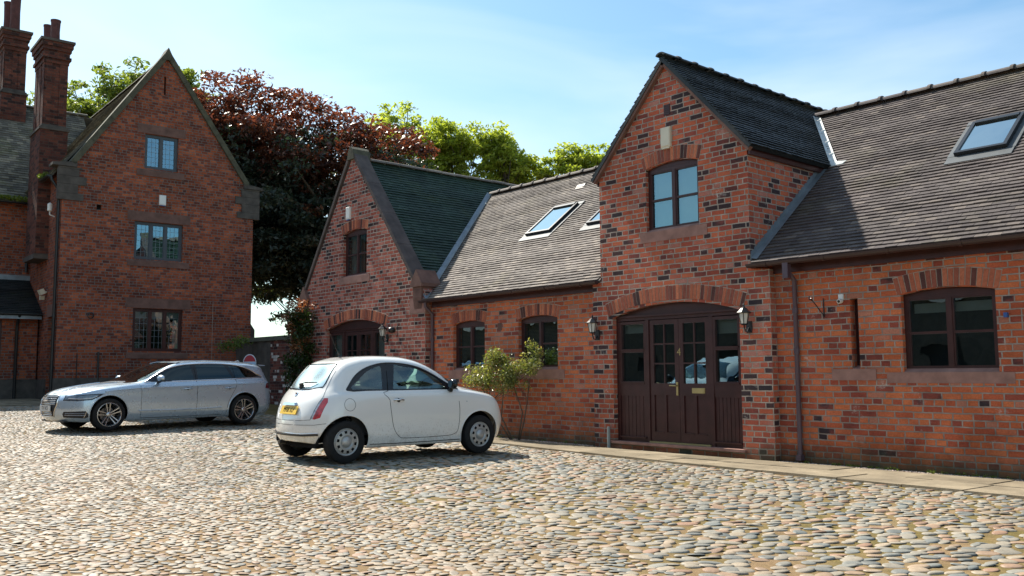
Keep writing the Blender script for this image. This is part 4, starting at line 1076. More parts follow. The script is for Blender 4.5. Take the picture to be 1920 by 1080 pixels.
def wheel(car,x,y,r,wd,side,style,name='wheel',steer=0.):
    """side +1: outer face towards +y"""
    T=car.T;mb=MB();o=Vector((x,y,r));ax=Vector((0,side,0));ri=r*style['rim']
    tw=wd/2
    prof=[(ri-.004,-tw*.9),(ri+.02,-tw),(r-.03,-tw),(r-.008,-tw*.86),(r,-tw*.6),(r,tw*.6),(r-.008,tw*.86),(r-.03,tw),(ri+.03,tw+.004),(ri+.006,tw),(ri-.004,tw*.8)]
    mb.lathe(prof,o,ax,48);w=mb.build(name,M['tyre'],car.root,auto=35)
    grooves=MB()
    mb=MB()
    if style['kind']=='cap':
        mb.lathe([(ri,-tw*.5),(ri,tw*.80),(ri-.012,tw*.90),(ri-.02,tw*.86),(ri*.86,tw*.82),(ri*.80,tw*.95),(ri*.50,tw*1.02),(ri*.40,tw*.86),(ri*.37,tw*.98),(ri*.28,tw*1.16),(ri*.12,tw*1.24),(0,tw*1.25)],o,ax,48)
        rim=mb.build('hubcap',M['hubcap'],w,auto=35)
        m=MB();n=10
        for k in range(n):
            a=2*math.pi*k/n+.2;u=Vector((math.cos(a),0,math.sin(a)));v=Vector((-math.sin(a),0,math.cos(a)))
            cc=o+u*ri*.70;d=[(-.017,-.019),(-.017,.019),(.017,.023),(.017,-.023)]
            d=[(a_*1.05,b_*.95) for a_,b_ in d]
            m.add([cc+u*p+v*q+ax*(tw*.985 if p>0 else tw*1.012) for p,q in d],[(0,1,2,3)])
        m.build('hubcap_slots',M['black_matt'],w,recalc=True)
    else:
        mb.lathe([(ri,-tw*.6),(ri-.004,tw*.86),(ri-.006,tw*.98),(ri-.016,tw*.99),(ri-.024,tw*.90),(ri-.03,tw*.4),(ri-.04,-tw*.5)],o,ax,48)
        n=5
        for k in range(n):
            a=2*math.pi*k/n+math.pi/2+.12
            u=Vector((math.cos(a),0,math.sin(a)));v=Vector((-math.sin(a),0,math.cos(a)))
            for sg in(-1,1):
                def P(f,q,h):return o+u*(ri*f)+v*q*r/.33+ax*(tw*h)
                a0,a1=sg*.012,sg*.026;b0,b1=sg*.028,sg*.052
                q=[P(.16,a0,.72),P(.16,a1,.72),P(.95,b1,.96),P(.95,b0,.96),P(.16,a0,.45),P(.16,a1+sg*.01,.45),P(.95,b1+sg*.006,.6),P(.95,b0,.6)]
                mb.add(q,[(0,1,2,3),(0,4,5,1),(1,5,6,2),(3,2,6,7),(0,3,7,4)])
        mb.lathe([(0,tw*.80),(ri*.14,tw*.80),(ri*.2,tw*.74),(ri*.24,tw*.5)],o,ax,24)
        rim=mb.build('alloy_rim',M['alloy'],w,recalc=True,auto=30)
        m=MB();m.lathe([(0,tw*.1),(ri*.60,tw*.1),(ri*.60,-tw*.1)],o,ax,32);m.build('brake_disc',M['disc'],w,auto=30)
        m=MB();m.lathe([(0,-tw*.45),(ri*.97,-tw*.45)],o,ax,32);m.build('wheel_back',M['black_matt'],w)
    return w
def seat(car,x,y,z,mat,head=True,w=.46):
    m=MB()
    def rb(c_,s_,M_=None):
        bm=bmesh.new();bmesh.ops.create_cube(bm,size=1);bmesh.ops.scale(bm,vec=s_,verts=bm.verts);bmesh.ops.bevel(bm,geom=bm.edges[:],offset=min(s_)*.3,segments=3,affect='EDGES')
        vs=[(M_@v.co if M_ else v.co)+Vector(c_) for v in bm.verts];m.add(vs,[[v.index for v in f.verts] for f in bm.faces]);bm.free()
    rb((x,y,z+.06),(.5,w,.14));Mx=Matrix.Rotation(R(14),3,'Y');rb((x+.30,y,z+.38),(.13,w,.62),Mx)
    if head:rb((x+.40,y,z+.77),(.09,.26,.17),Mx)
    m.build('seat',mat,car.root,auto=40)
M['tyre']=simple('tyre_rubber',(.018,.018,.018),.85,var=.3,scale=20,spec=.25)
M['hubcap']=simple('silver_plastic_hubcap',(.42,.42,.40),.35,.35,var=.12,scale=10)
M['alloy']=simple('alloy_rim',(.46,.47,.48),.25,.85,var=.08);M['disc']=simple('brake_steel',(.15,.14,.13),.4,.8)
M['black_matt']=simple('matt_black',(.01,.01,.01),.9,spec=.1);M['trim']=simple('gloss_black_trim',(.010,.011,.013),.15,spec=.5)
M['rubber']=simple('black_rubber_trim',(.02,.021,.023),.6);M['chrome']=simple('chrome',(.75,.75,.75),.12,1.,var=.03)
M['seat']=simple('ivory_seat',(.34,.31,.26),.7);M['seat_dark']=simple('dark_seat',(.03,.03,.032),.7);M['dash']=simple('dashboard',(.45,.42,.36),.45)
def paint(name,col,metal,rough,dirt=True,coat=1.):
    t=NT(name);p=t.obj();c=col
    if dirt:
        z=t.n('ShaderNodeSeparateXYZ',{0:p}).outputs[2]
        d=t.math('MULTIPLY',t.ramp(z,[(.22,1.),(.46,0.)]),t.ramp(t.noise(p,9.,5,.7),[(.45,0.),(.62,1.)]))
        d2=t.math('MULTIPLY',t.ramp(z,[(.30,1.),(.62,0.)]),t.ramp(t.noise(p,38.,4,.75),[(.55,0.),(.63,1.)]))
        d=t.math('MAXIMUM',t.math('MULTIPLY',d,.35),t.math('MULTIPLY',d2,.5));c=t.mix(d,col,(.24,.19,.13))
    r_=t.ramp(t.noise(p,5.,3),[(.3,rough),(.7,rough+.06)])
    kw={}
    if metal:pass
    return t.bsdf(Base_Color=c,Metallic=metal,Roughness=r_,Coat_Weight=coat,Coat_Roughness=.03,**kw)
M['cglass']=glass_mat('car_glass',(.50,.66,.64),1.5,.06,gcol=(.85,1,1),wob=0);M['cglass_rear']=glass_mat('heated_rear_glass',(.10,.17,.17),1.5,.50,rough=.24,gcol=(.80,.98,1),wob=0);M['cglass_dark']=glass_mat('tinted_car_glass',(.05,.07,.08),1.5,.0,gcol=(.75,.95,1),wob=0)
def lamp_mat(name,col,rough=.12,tr=.0):
    t=NT(name);p=t.obj();w=t.n('ShaderNodeTexWave',{'Vector':p,'Scale':14.,'Distortion':1.5}).outputs['Fac'] if False else t.noise(p,22.,2)
    c=t.mix(1.,col,t.ramp(w,[(.35,.55),(.65,1.25)]),'MULTIPLY')
    return t.bsdf(Base_Color=c,Roughness=rough,Coat_Weight=1.,Specular_IOR_Level=.7)
M['lamp_red']=lamp_mat('red_lamp_lens',(.50,.008,.018),.3);M['lamp_clear']=lamp_mat('clear_lamp_lens',(.45,.50,.55));M['lamp_smoke']=lamp_mat('smoked_lamp_lens',(.10,.14,.19));M['lamp_dark']=lamp_mat('dark_red_lamp_lens',(.16,.012,.016))
def plate(car,cx,cz,w,h,x,nx,textstr,mat,tmat,tilt=0.,label=None):
    """number plate square to the car; nx=+1 faces the tail, -1 the nose"""
    fr=Fr(Vector((x,0,0)),Vector((0,nx,0)),Vector((nx,0,0)))
    def f2(s,o,z):
        q=fr(s,o,z);q.x+= -nx*(z-cz)*math.tan(tilt);return q
    f2.u=fr.u;f2.n=fr.n
    m=MB();vs=[f2(a,o,b) for o in(0,.01) for a,b in((cx-w/2,cz-h/2),(cx+w/2,cz-h/2),(cx+w/2,cz+h/2),(cx-w/2,cz+h/2))]
    m.add(vs,[(0,3,2,1),(4,5,6,7),(0,1,5,4),(1,2,6,5),(2,3,7,6),(3,0,4,7)]);p=m.build('number_plate',mat,car.root,recalc=True)
    text(textstr,f2,cx,.011,cz,h*.86,tmat,p,'registration',.0008,(.86*w/.52,1))
    return p
# ---------------------------------------------------------------- the white hatchback
CITY=dict(L=3.546,rf=.50,rr=.42,ef=2.3,er=2.4,sub=5,frac=(.36,.78,.95),
 top=[(.0,.66),(.06,.745),(.16,.82),(.35,.90),(.6,.965),(.88,1.015),(1.02,1.055),(1.2,1.17),(1.4,1.29),(1.6,1.385),(1.8,1.445),(2.05,1.48),(2.35,1.488),(2.65,1.475),(2.80,1.445),(2.95,1.395),(3.08,1.29),(3.27,1.10),(3.40,.96),(3.48,.84)],
 z={0:[(0,.27),(.3,.215),(1,.19),(2.6,.19),(3.1,.22),(3.55,.29)],1:[(0,.36),(1,.33),(2.6,.33),(3.55,.40)],2:[(0,.48),(1,.50),(2.6,.52),(3.55,.54)],
    3:[(0,.58),(.4,.68),(1,.70),(2.6,.72),(3.55,.70)],4:[(0,.64),(.2,.74),(.5,.84),(.9,.90),(1.3,.92),(2.5,.925),(3.1,.92),(3.5,.83)],
    5:[(0,.66),(.2,.79),(.5,.90),(.9,.955),(1.2,.975),(2,.985),(2.8,.99),(3.2,.985),(3.45,.89)]},
 front={0:(.06,.27),1:(.01,.36),2:(.0,.46),3:(.02,.55),4:(.035,.61),5:(.045,.65),6:(.055,.68),7:(.065,.705),8:(.08,.73),9:(.1,.755)},
 rear={0:(3.50,.29),1:(3.54,.38),2:(3.546,.53),3:(3.52,.66),4:(3.475,.80),5:(3.44,.87),6:(3.41,.925),7:(3.37,.98),8:(3.34,1.03),9:(3.30,1.09)},
 w={0:[(0,.62),(.5,.74),(1,.745),(2.6,.75),(3.55,.70)],1:[(0,.70),(.6,.79),(1.2,.785),(2.6,.80),(3.1,.81),(3.55,.76)],2:[(0,.74),(.6,.812),(1.2,.80),(2.4,.805),(3.0,.822),(3.55,.77)],
    3:[(0,.72),(.6,.81),(1.2,.808),(2.4,.81),(3.0,.82),(3.55,.77)],4:[(0,.66),(.5,.77),(1.0,.785),(2.4,.79),(3.0,.785),(3.55,.73)],5:[(0,.60),(.4,.67),(.9,.725),(1.3,.745),(2.5,.75),(3.0,.735),(3.45,.68)],
    6:[(0,.52),(.4,.58),(.9,.655),(1.3,.695),(2.,.71),(2.6,.70),(3.0,.675),(3.4,.62)],7:[(0,.40),(.5,.46),(.9,.56),(1.3,.61),(2.,.635),(2.6,.625),(3.0,.585),(3.3,.55)],8:[(0,.28),(.5,.32),(.9,.42),(1.3,.48),(2.,.52),(2.6,.515),(3.0,.48),(3.3,.46)]})
wp=paint('cream_white_paint',(.78,.78,.74),0,.20)
ang_w=math.atan2(.994,-.108)
sc=1.01;fwd=Vector((.0347,.9994,0))          # the grid runs nose (x=0) to tail, so the root's +x points backwards
nose=Vector((-11.75,9.67,float(ground(-11.7,8))+.006))
c1=Car(CITY,'white_hatchback','small rounded cream white three door hatchback parked facing the barn',tuple(nose),math.atan2(-fwd.y,-fwd.x),sc,None)
c1.T=None
bm=c1.bm
side=lambda f:abs(f.calc_center_median().y)>.45 and abs(f.normal.y)>.15
WIN=smoothpoly([(1.10,.985,1),(1.30,1.09),(1.55,1.225),(1.80,1.325),(2.10,1.375),(2.40,1.375),(2.66,1.31),(2.84,1.20),(2.97,1.05),(3.0,1.0,1),(2.9,.985,1)],4)
cut_poly(bm,WIN,1,side,1)
DG=smoothpoly([(1.33,1.005,1),(1.42,1.115),(1.62,1.225),(1.85,1.30),(2.10,1.335),(2.20,1.335,1),(2.26,1.005,1)],4)
QG=smoothpoly([(2.44,1.005,1),(2.42,1.30),(2.48,1.325),(2.64,1.265),(2.80,1.14),(2.915,1.01,1)],4)
blk=lambda f:f.material_index==1
cut_poly(bm,DG,1,lambda f:side(f),2);cut_poly(bm,QG,1,lambda f:side(f),2)
RG=smoothpoly([(-.50,1.045,1),(-.42,1.33),(-.36,1.365),(.36,1.365),(.42,1.33),(.50,1.045,1),(.25,1.015),(-.25,1.015)],4)
cut_poly(bm,RG,0,lambda f:f.calc_center_median().x>2.9 and f.normal.x>.1,3)
WG=smoothpoly([(-.66,1.06,1),(-.49,1.36),(-.42,1.395),(.42,1.395),(.49,1.36),(.66,1.06,1),(.3,1.075),(-.3,1.075)],4)
cut_poly(bm,WG,0,lambda f:f.calc_center_median().x<1.95 and f.calc_center_median().x>.8 and f.normal.x<-.1 and f.normal.z>.2,4)
for sg in(-1,1):
    TL=[(sg*.53,.62),(sg*.60,.605),(sg*.675,.63),(sg*.712,.84),(sg*.695,.895),(sg*.62,.90)]
    cut_poly(bm,TL,0,lambda f:f.calc_center_median().x>2.9 and f.normal.x>.02 and f.calc_center_median().y*sg>.3,5)
    TW=[(sg*.53,.62),(sg*.575,.611),(sg*.648,.899),(sg*.62,.90)]
    cut_poly(bm,TW,0,lambda f:f.calc_center_median().x>2.9 and f.material_index==5 and f.calc_center_median().y*sg>.3,6)
    HLp=[(sg*.58+.10*math.cos(a),.70+.10*math.sin(a)) for a in [2*math.pi*i/20 for i in range(20)]]
    cut_poly(bm,HLp,0,lambda f:f.calc_center_median().x<.7 and f.normal.x<-.05 and f.calc_center_median().y*sg>.2,7)
for ax_ in(.735,3.035):
    cut_poly(bm,arcpoly(ax_,.305,.345),1,lambda f:abs(f.calc_center_median().y)>.5,99)
parts=c1.finish({0:('body',wp,None,False),1:('window_frame',M['trim'],None,True),2:('side_window',M['cglass'],None,True),3:('rear_window',M['cglass_rear'],None,True),4:('windscreen',M['cglass'],None,True),5:('tail_light',M['lamp_red'],None,True),6:('reversing_light',M['lamp_clear'],None,True),7:('headlight',M['lamp_clear'],None,True)})
def common(c,r,wd,yc,style,axles,arch_r,steer=0):
    for ax_ in axles:
        for sg in(-1,1):
            wheel(c,ax_,sg*yc,r,wd,sg,style)
            m=MB();n=20;pr=[(ax_+arch_r*math.cos(math.pi*1.12*i/n-.2),r+.012+arch_r*math.sin(math.pi*1.12*i/n-.2)) for i in range(n+1)]
            pr=[(ax_+(arch_r+.012)*math.cos(R(-8)+R(196)*i/n),r+.013+(arch_r+.012)*math.sin(R(-8)+R(196)*i/n)) for i in range(n+1)]
            y0,y1=sg*(yc-wd*.30),sg*(yc-.30);vs=[]
            for x_,z_ in pr:vs+=[(x_,y0,z_),(x_,y1,z_)]
            m.add(vs,[(2*i,2*i+1,2*i+3,2*i+2) for i in range(n)]);cen=len(m.v);m.add([(ax_,y1,r)]+[(x_,y1,z_) for x_,z_ in pr],[(0,i+1,i+2) for i in range(n)])
            m.build('wheel_arch_liner',M['black_matt'],c.root)
common(c1,.292,.175,.725,dict(kind='cap',rim=.66),(.735,3.035),.345)
SD=1 if False else None
def interior(c,x0,x1,w,zf,mat):
    m=MB();m.box(((x0+x1)/2,0,zf),(x1-x0,w*2,.04));m.box((x0+.02,0,zf+.25),(.04,w*2,.5));m.build('floor_pan',mat,c.root)
m=MB();m.box((1.85,0,.24),(3.1,1.2,.06));m.box((1.9,0,.30),(1.7,1.46,.05));m.box((3.1,0,.40),(.5,.8,.28));m.build('underbody',M['black_matt'],c1.root)
# both door cards and rear trim keep the cabin dark below the glass
m=MB()
for sg in(-1,1):m.box((2.05,sg*.68,.66),(1.7,.03,.58))
m.box((3.12,0,.70),(.04,1.2,.56));m.split('inner_panel',M['seat_dark'],c1.root)
for y_ in(-.34,.34):seat(c1,1.75,y_,.42,M['seat'])
seat(c1,2.52,.28,.38,M['seat'],False,w=.5);seat(c1,2.52,-.28,.38,M['seat'],False,w=.5)
m=MB();m.prism([(1.0,-.64,.70),(1.0,-.64,.99),(1.18,-.64,1.045),(1.36,-.64,.98),(1.34,-.64,.70)],(0,1.28,0));m.build('dashboard',M['dash'],c1.root,recalc=True)
# steering wheel on the right (towards the camera); right is +y or -y of the grid
yr=1 if True else -1
# right hand side of the car in grid coordinates: grid x points backwards, z up -> right is -y... computed below
def right_sign(c):
    import math as _m
    a=c.root.rotation_euler[2];v=Vector((-_m.sin(a),_m.cos(a),0))   # world direction of local +y
    f=Vector((-_m.cos(a),-_m.sin(a),0));rt=f.cross(Vector((0,0,1)))
    return 1 if v.dot(rt)>0 else -1
RS=right_sign(c1)
m=MB();cw=Vector((1.44,RS*.33,.985));axw=Vector((1,0,.42)).normalized();U_w=Vector((0,1,0));V_w=axw.cross(U_w)
m.tube([cw+(U_w*math.cos(2*math.pi*k/28)+V_w*math.sin(2*math.pi*k/28))*.18 for k in range(29)],.015,8,False);m.box(cw,(.05,.12,.12));m.tube([cw+U_w*.17,cw-U_w*.17],.014,6);m.build('steering_wheel',M['seat'],c1.root,auto=40)
m=MB();m.box((1.50,0,1.36),(.02,.22,.06));m.build('interior_mirror',M['black'],c1.root)
for sg in(-1,1):
    rb_=lambda path,w_,mat,nm,**k:c1.ribbon(path,w_,1,sg,mat,nm,**k)
    rb_(WIN,.016,M['rubber'],'window_seal',closed=True,sub=1,off=.003,th=.004)
    DO=smoothpoly([(1.17,.97,1),(1.13,.80),(1.12,.60),(1.14,.40),(1.20,.325),(1.40,.30),(2.05,.30),(2.18,.33),(2.27,.44),(2.32,.65),(2.345,.85),(2.35,.98,1)],4)
    rb_(DO[:-1] if False else DO,.007,M['black_matt'],'door_gap',sub=1)
    rb_([(2.35,.98),(2.33,1.37)],.008,M['black_matt'],'door_gap')
    # sculpted handle
    h,nn=c1.snap(Vector((2.20,0,.845)),1,sg)
    m=MB();m.tube([h+Vector((.085,0,0))+nn*.004,h+Vector((.07,0,.004))+nn*.028,h+nn*.036+Vector((0,0,.006)),h+Vector((-.07,0,.0))+nn*.028,h+Vector((-.085,0,-.006))+nn*.004],[.010,.012,.012,.012,.010],8);m.build('door_handle',M['chrome'],c1.root,auto=50)
    m=MB();m.lathe([(.0,.001),(.030,.001)],h+nn*.001,nn,20);m.build('handle_recess',M['rubber'],c1.root)
    # mirror: painted body on dark stalk with glass facing back
    b=Vector((1.28,sg*.745,1.01));m=MB()
    bmm=bmesh.new();bmesh.ops.create_uvsphere(bmm,u_segments=18,v_segments=12,radius=1);
    vs_=[b+Vector((v.co.x*.055,sg*.11+v.co.y*.10,.055+v.co.z*.078)) for v in bmm.verts];m.smooth=True;m.add(vs_,[[v.index for v in f.verts] for f in bmm.faces]);bmm.free()
    m.tube([b+Vector((0,-.03*sg,-.02)),b+Vector((0,.06*sg,-.035)),b+Vector((0,.09*sg,.02))],[.03,.034,.03],10);mi_=m.build('door_mirror',M['trim'],c1.root,recalc=True)
    m=MB();m.lathe([(0,0),(.055,0)],b+Vector((.057,sg*.11,.06)),(1,0,0),20);m.build('mirror_glass',M['chrome'],mi_)
    if sg==RS:
        rb_(arcpoly(2.99,.80,.085,28),.005,M['rubber'],'fuel_flap',closed=True,sub=1)
    rb_([(.98,.80),(1.0,.80)],.016,M['lamp_clear'],'side_repeater',th=.004)
    # arch lips
    for ax_ in(.735,3.035):
        rb_([(ax_+.352*math.cos(R(a)),.305+.352*math.sin(R(a))) for a in range(-14,195,8)],.016,wp,'arch_lip',sub=1,off=.001,th=.004)
    rb_([(1.10,.235),(1.6,.232),(2.2,.232),(2.66,.24)],.012,M['rubber'],'sill_seam')
# bonnet and tailgate seams, badge, wiper, strip, plate
def back(path,w_,mat,nm,**k):return c1.ribbon(path,w_,0,1,mat,nm,**k)
back(RG,.022,M['trim'],'window_seal',closed=True,sub=1,off=.003,th=.003)
for sg in(-1,1):
    back([(sg*.50,1.36),(sg*.565,1.05),(sg*.62,.92),(sg*.56,.66),(sg*.54,.60)],.006,M['rubber'],'tailgate_gap')
    c1.ribbon([(.25,.44*sg),(.5,.575*sg),(.85,.655*sg),(1.0,.68*sg)],.006,2,1,M['rubber'],'bonnet_gap')
back([(-.54,.60),(-.3,.585),(.3,.585),(.54,.60)],.006,M['rubber'],'tailgate_gap')
back([(-.80,.56),(-.6,.53),(-.3,.525),(.3,.525),(.6,.53),(.80,.56)],.006,M['rubber'],'bumper_seam')
back([(-.66,.40),(-.4,.385),(.4,.385),(.66,.40)],.030,M['rubber'],'bumper_strip',th=.012)
back([(-.66,.42),(-.4,.405),(.4,.405),(.66,.42)],.010,M['chrome'],'bumper_strip_chrome',th=.010)
h,nn=c1.snap(Vector((0,0,.80)),0,1)
m=MB();m.prism([h+Vector((0,-.19,-.005)),h+Vector((0,.19,-.005)),h+Vector((-.008,.16,.03)),h+Vector((-.008,-.16,.03))],(.045,0,-.002));m.build('plate_lamp_chrome',M['chrome'],c1.root,recalc=True)
yel=simple('yellow_plate',(.72,.46,.03),.35,var=.05);wht=simple('white_plate',(.6,.62,.6),.35,var=.05)
hp,_=c1.snap(Vector((0,0,.72)),0,1)
plate(c1,0,.725,.50,.112,hp.x+.006,1,'MF08 XLP',yel,M['black_matt'],tilt=R(22))
h,nn=c1.snap(Vector((0,0,.94)),0,1);m=MB();m.lathe([(0,.006),(.032,.006),(.038,.001)],h,nn,20);m.build('badge_ring',M['chrome'],c1.root,auto=30)
m=MB();m.prism([h+nn*.007+Vector((0,-.024,.02)),h+nn*.007+Vector((0,.024,.02)),h+nn*.007+Vector((0,.016,-.014)),h+nn*.007+Vector((0,0,-.028)),h+nn*.007+Vector((0,-.016,-.014))],nn*.003);m.build('badge_shield',simple('dark_red_badge',(.12,.02,.03),.3),c1.root,recalc=True)
w0,n0=c1.snap(Vector((0,0,1.055)),0,1);w1,n1=c1.snap(Vector((0,RS*.34,1.10)),0,1)
m=MB();m.lathe([(0,.03),(.03,.028),(.045,.0)],w0,n0,14);m.tube([w0+n0*.035,(w0+w1)/2+n0*.05,w1+n1*.015],[.020,.014,.006],8)
m.build('rear_wiper',M['rubber'],c1.root,auto=40)
rf_=Vector((2.72,-RS*.0,1.47));m=MB();m.lathe([(0,.02),(.018,.018),(.026,0)],rf_,(0,0,1),12);m.tube([rf_,rf_+Vector((.06,0,.12)),rf_+Vector((.16,0,.33))],.004,6);m.build('aerial',M['black'],c1.root)
m=MB();m.box((2.85,0,.30),(.5,.9,.1));m.tube([(3.3,-RS*.35,.26),(3.5,-RS*.35,.25)],.03,10);m.build('exhaust',M['disc'],c1.root,auto=40)
# ---------------------------------------------------------------- the silver estate
EST=dict(L=4.725,rf=.62,rr=.42,ef=2.4,er=2.6,sub=5,frac=(.38,.80,.95),
 top=[(.0,.68),(.05,.735),(.15,.785),(.35,.842),(.7,.905),(1.0,.945),(1.25,.968),(1.42,.99),(1.6,1.065),(1.85,1.185),(2.1,1.30),(2.3,1.375),(2.5,1.415),(2.85,1.434),(3.4,1.428),(3.9,1.40),(4.25,1.36),(4.42,1.33),(4.50,1.27),(4.58,1.12),(4.65,.99),(4.70,.90)],
 z={0:[(0,.22),(.4,.185),(1,.18),(3.8,.19),(4.3,.21),(4.73,.26)],1:[(0,.30),(1.2,.28),(3.4,.30),(4.73,.36)],2:[(0,.42),(1.2,.42),(3.4,.46),(4.73,.52)],
    3:[(0,.54),(.5,.63),(1.2,.68),(3.4,.72),(4.73,.72)],4:[(0,.62),(.2,.715),(.6,.80),(1.0,.845),(1.5,.875),(2.5,.895),(3.7,.925),(4.4,.93),(4.7,.87)],
    5:[(0,.64),(.2,.755),(.6,.845),(1.0,.895),(1.4,.93),(2,.955),(3.0,.985),(4.0,1.015),(4.4,1.02),(4.7,.93)]},
 front={0:(.09,.21),1:(.03,.29),2:(.0,.40),3:(.0,.51),4:(.008,.59),5:(.014,.63),6:(.022,.665),7:(.032,.695),8:(.045,.72),9:(.06,.742)},
 rear={0:(4.66,.26),1:(4.71,.36),2:(4.725,.52),3:(4.71,.68),4:(4.69,.80),5:(4.67,.87),6:(4.645,.93),7:(4.62,.99),8:(4.595,1.04),9:(4.57,1.10)},
 w={0:[(0,.72),(.6,.84),(1.2,.82),(3.4,.82),(4.73,.78)],1:[(0,.80),(.6,.905),(1.3,.87),(3.2,.88),(3.8,.905),(4.73,.85)],2:[(0,.80),(.6,.915),(1.3,.895),(3.2,.90),(3.8,.92),(4.73,.87)],
    3:[(0,.78),(.6,.91),(1.3,.905),(3.2,.91),(3.8,.92),(4.73,.87)],4:[(0,.74),(.5,.87),(1.0,.895),(1.5,.90),(3.4,.905),(4.2,.89),(4.73,.83)],5:[(0,.66),(.5,.76),(1.0,.815),(1.5,.84),(3.0,.85),(4.2,.83),(4.73,.77)],
    6:[(0,.56),(.5,.64),(1.0,.71),(1.5,.765),(2.2,.79),(3.4,.79),(4.2,.765),(4.7,.69)],7:[(0,.42),(.5,.48),(1.0,.56),(1.5,.64),(2.2,.69),(3.4,.70),(4.2,.675),(4.6,.60)],8:[(0,.30),(.5,.34),(1.0,.40),(1.5,.50),(2.2,.575),(3.4,.585),(4.2,.56),(4.6,.50)]})
sp=paint('silver_metallic_paint',(.46,.56,.65),.48,.25,dirt=False)
sc2=1.0;fw2=Vector((.115,-.9934,0)).normalized()
nose2=Vector((-19.97,4.98,float(ground(-20.3,7.4))+.012))
c2=Car(EST,'silver_estate','silver metallic estate car with tinted windows and five spoke wheels parked by the tall house',tuple(nose2+fw2*.04),math.atan2(-fw2.y,-fw2.x),sc2,None);c2.T=None;c2.root.scale=(1.028,1,1)
bm=c2.bm
side2=lambda f:abs(f.calc_center_median().y)>.5 and abs(f.normal.y)>.2
WIN2=smoothpoly([(1.60,.966,1),(1.74,1.045),(1.98,1.18),(2.2,1.275),(2.48,1.335),(2.9,1.362),(3.4,1.357),(3.78,1.315),(4.02,1.235),(4.20,1.12),(4.29,1.045,1),(3.6,1.015,1),(2.4,.985,1)],4)
cut_poly(bm,WIN2,1,side2,1)
D1=smoothpoly([(1.80,.995,1),(1.85,1.05),(2.03,1.165),(2.25,1.265),(2.5,1.315),(2.62,1.328,1),(2.66,1.012,1)],4)
D2=smoothpoly([(2.76,1.016,1),(2.74,1.333,1),(3.1,1.338),(3.40,1.33,1),(3.56,1.042,1)],4)
D3=smoothpoly([(3.63,1.05,1),(3.50,1.32,1),(3.76,1.285),(3.97,1.205),(4.17,1.07,1)],4)
for d_ in(D1,D2,D3):cut_poly(bm,d_,1,side2,2)
cut_poly(bm,smoothpoly([(-.60,1.02,1),(-.52,1.30),(-.46,1.325),(.46,1.325),(.52,1.30),(.60,1.02,1)],3),0,lambda f:f.calc_center_median().x>4.3 and f.normal.x>.1,3)
cut_poly(bm,smoothpoly([(-.74,.975,1),(-.60,1.33),(-.52,1.385),(.52,1.385),(.60,1.33),(.74,.975,1),(.3,.99),(-.3,.99)],4),0,lambda f:1.2<f.calc_center_median().x<2.5 and f.normal.x<-.1 and f.normal.z>.2,4)
for sg in(-1,1):
    # wraparound lamps, intakes
    cut_poly(bm,[(.12,.625),(.30,.615),(.52,.635),(.74,.745),(.50,.735),(.16,.712)],1,lambda f:f.calc_center_median().y*sg>.30 and f.calc_center_median().x<1.,5)
    cut_poly(bm,[(.10,.285),(.42,.265),(.50,.30),(.42,.41),(.12,.40)],1,lambda f:f.calc_center_median().y*sg>.50 and f.calc_center_median().x<.8,6)
    cut_poly(bm,[(4.36,.80),(4.74,.77),(4.74,.93),(4.40,.915)],1,lambda f:f.calc_center_median().y*sg>.45 and f.calc_center_median().x>4.,7)
cut_poly(bm,[(-.40,.67),(-.36,.715),(.36,.715),(.40,.67),(.40,.54),(.30,.30),(-.30,.30),(-.40,.54)],0,lambda f:f.calc_center_median().x<.5 and f.normal.x<-.2,8)
for ax_ in(.86,3.83):cut_poly(bm,arcpoly(ax_,.338,.372),1,lambda f:abs(f.calc_center_median().y)>.55,99)
c2.finish({0:('body',sp,None,False),1:('window_frame',M['trim'],None,True),2:('side_window',M['cglass_dark'],None,True),3:('rear_window',M['cglass_dark'],None,True),4:('windscreen',M['cglass'],None,True),5:('headlight',M['lamp_smoke'],None,True),6:('fog_light_intake',M['rubber'],None,True),7:('tail_light',M['lamp_dark'],None,True),8:('grille',M['rubber'],None,True)})
common(c2,.325,.235,.80,dict(kind='alloy',rim=.76),(.86,3.83),.372)
m=MB();m.box((2.4,0,.24),(4.2,1.3,.06));m.box((2.35,0,.28),(2.0,1.66,.05));m.build('underbody',M['black_matt'],c2.root)
m=MB()
for sg in(-1,1):m.box((2.6,sg*.78,.64),(2.3,.03,.58))
m.box((4.3,0,.70),(.04,1.3,.5));m.split('inner_panel',M['seat_dark'],c2.root)
for y_ in(-.38,.38):seat(c2,2.2,y_,.40,M['seat_dark']);seat(c2,3.1,y_,.42,M['seat_dark'],w=.55)
m=MB();m.prism([(1.35,-.72,.66),(1.35,-.72,.93),(1.5,-.72,.975),(1.75,-.72,.93),(1.75,-.72,.66)],(0,1.44,0));m.build('dashboard',M['seat_dark'],c2.root,recalc=True)
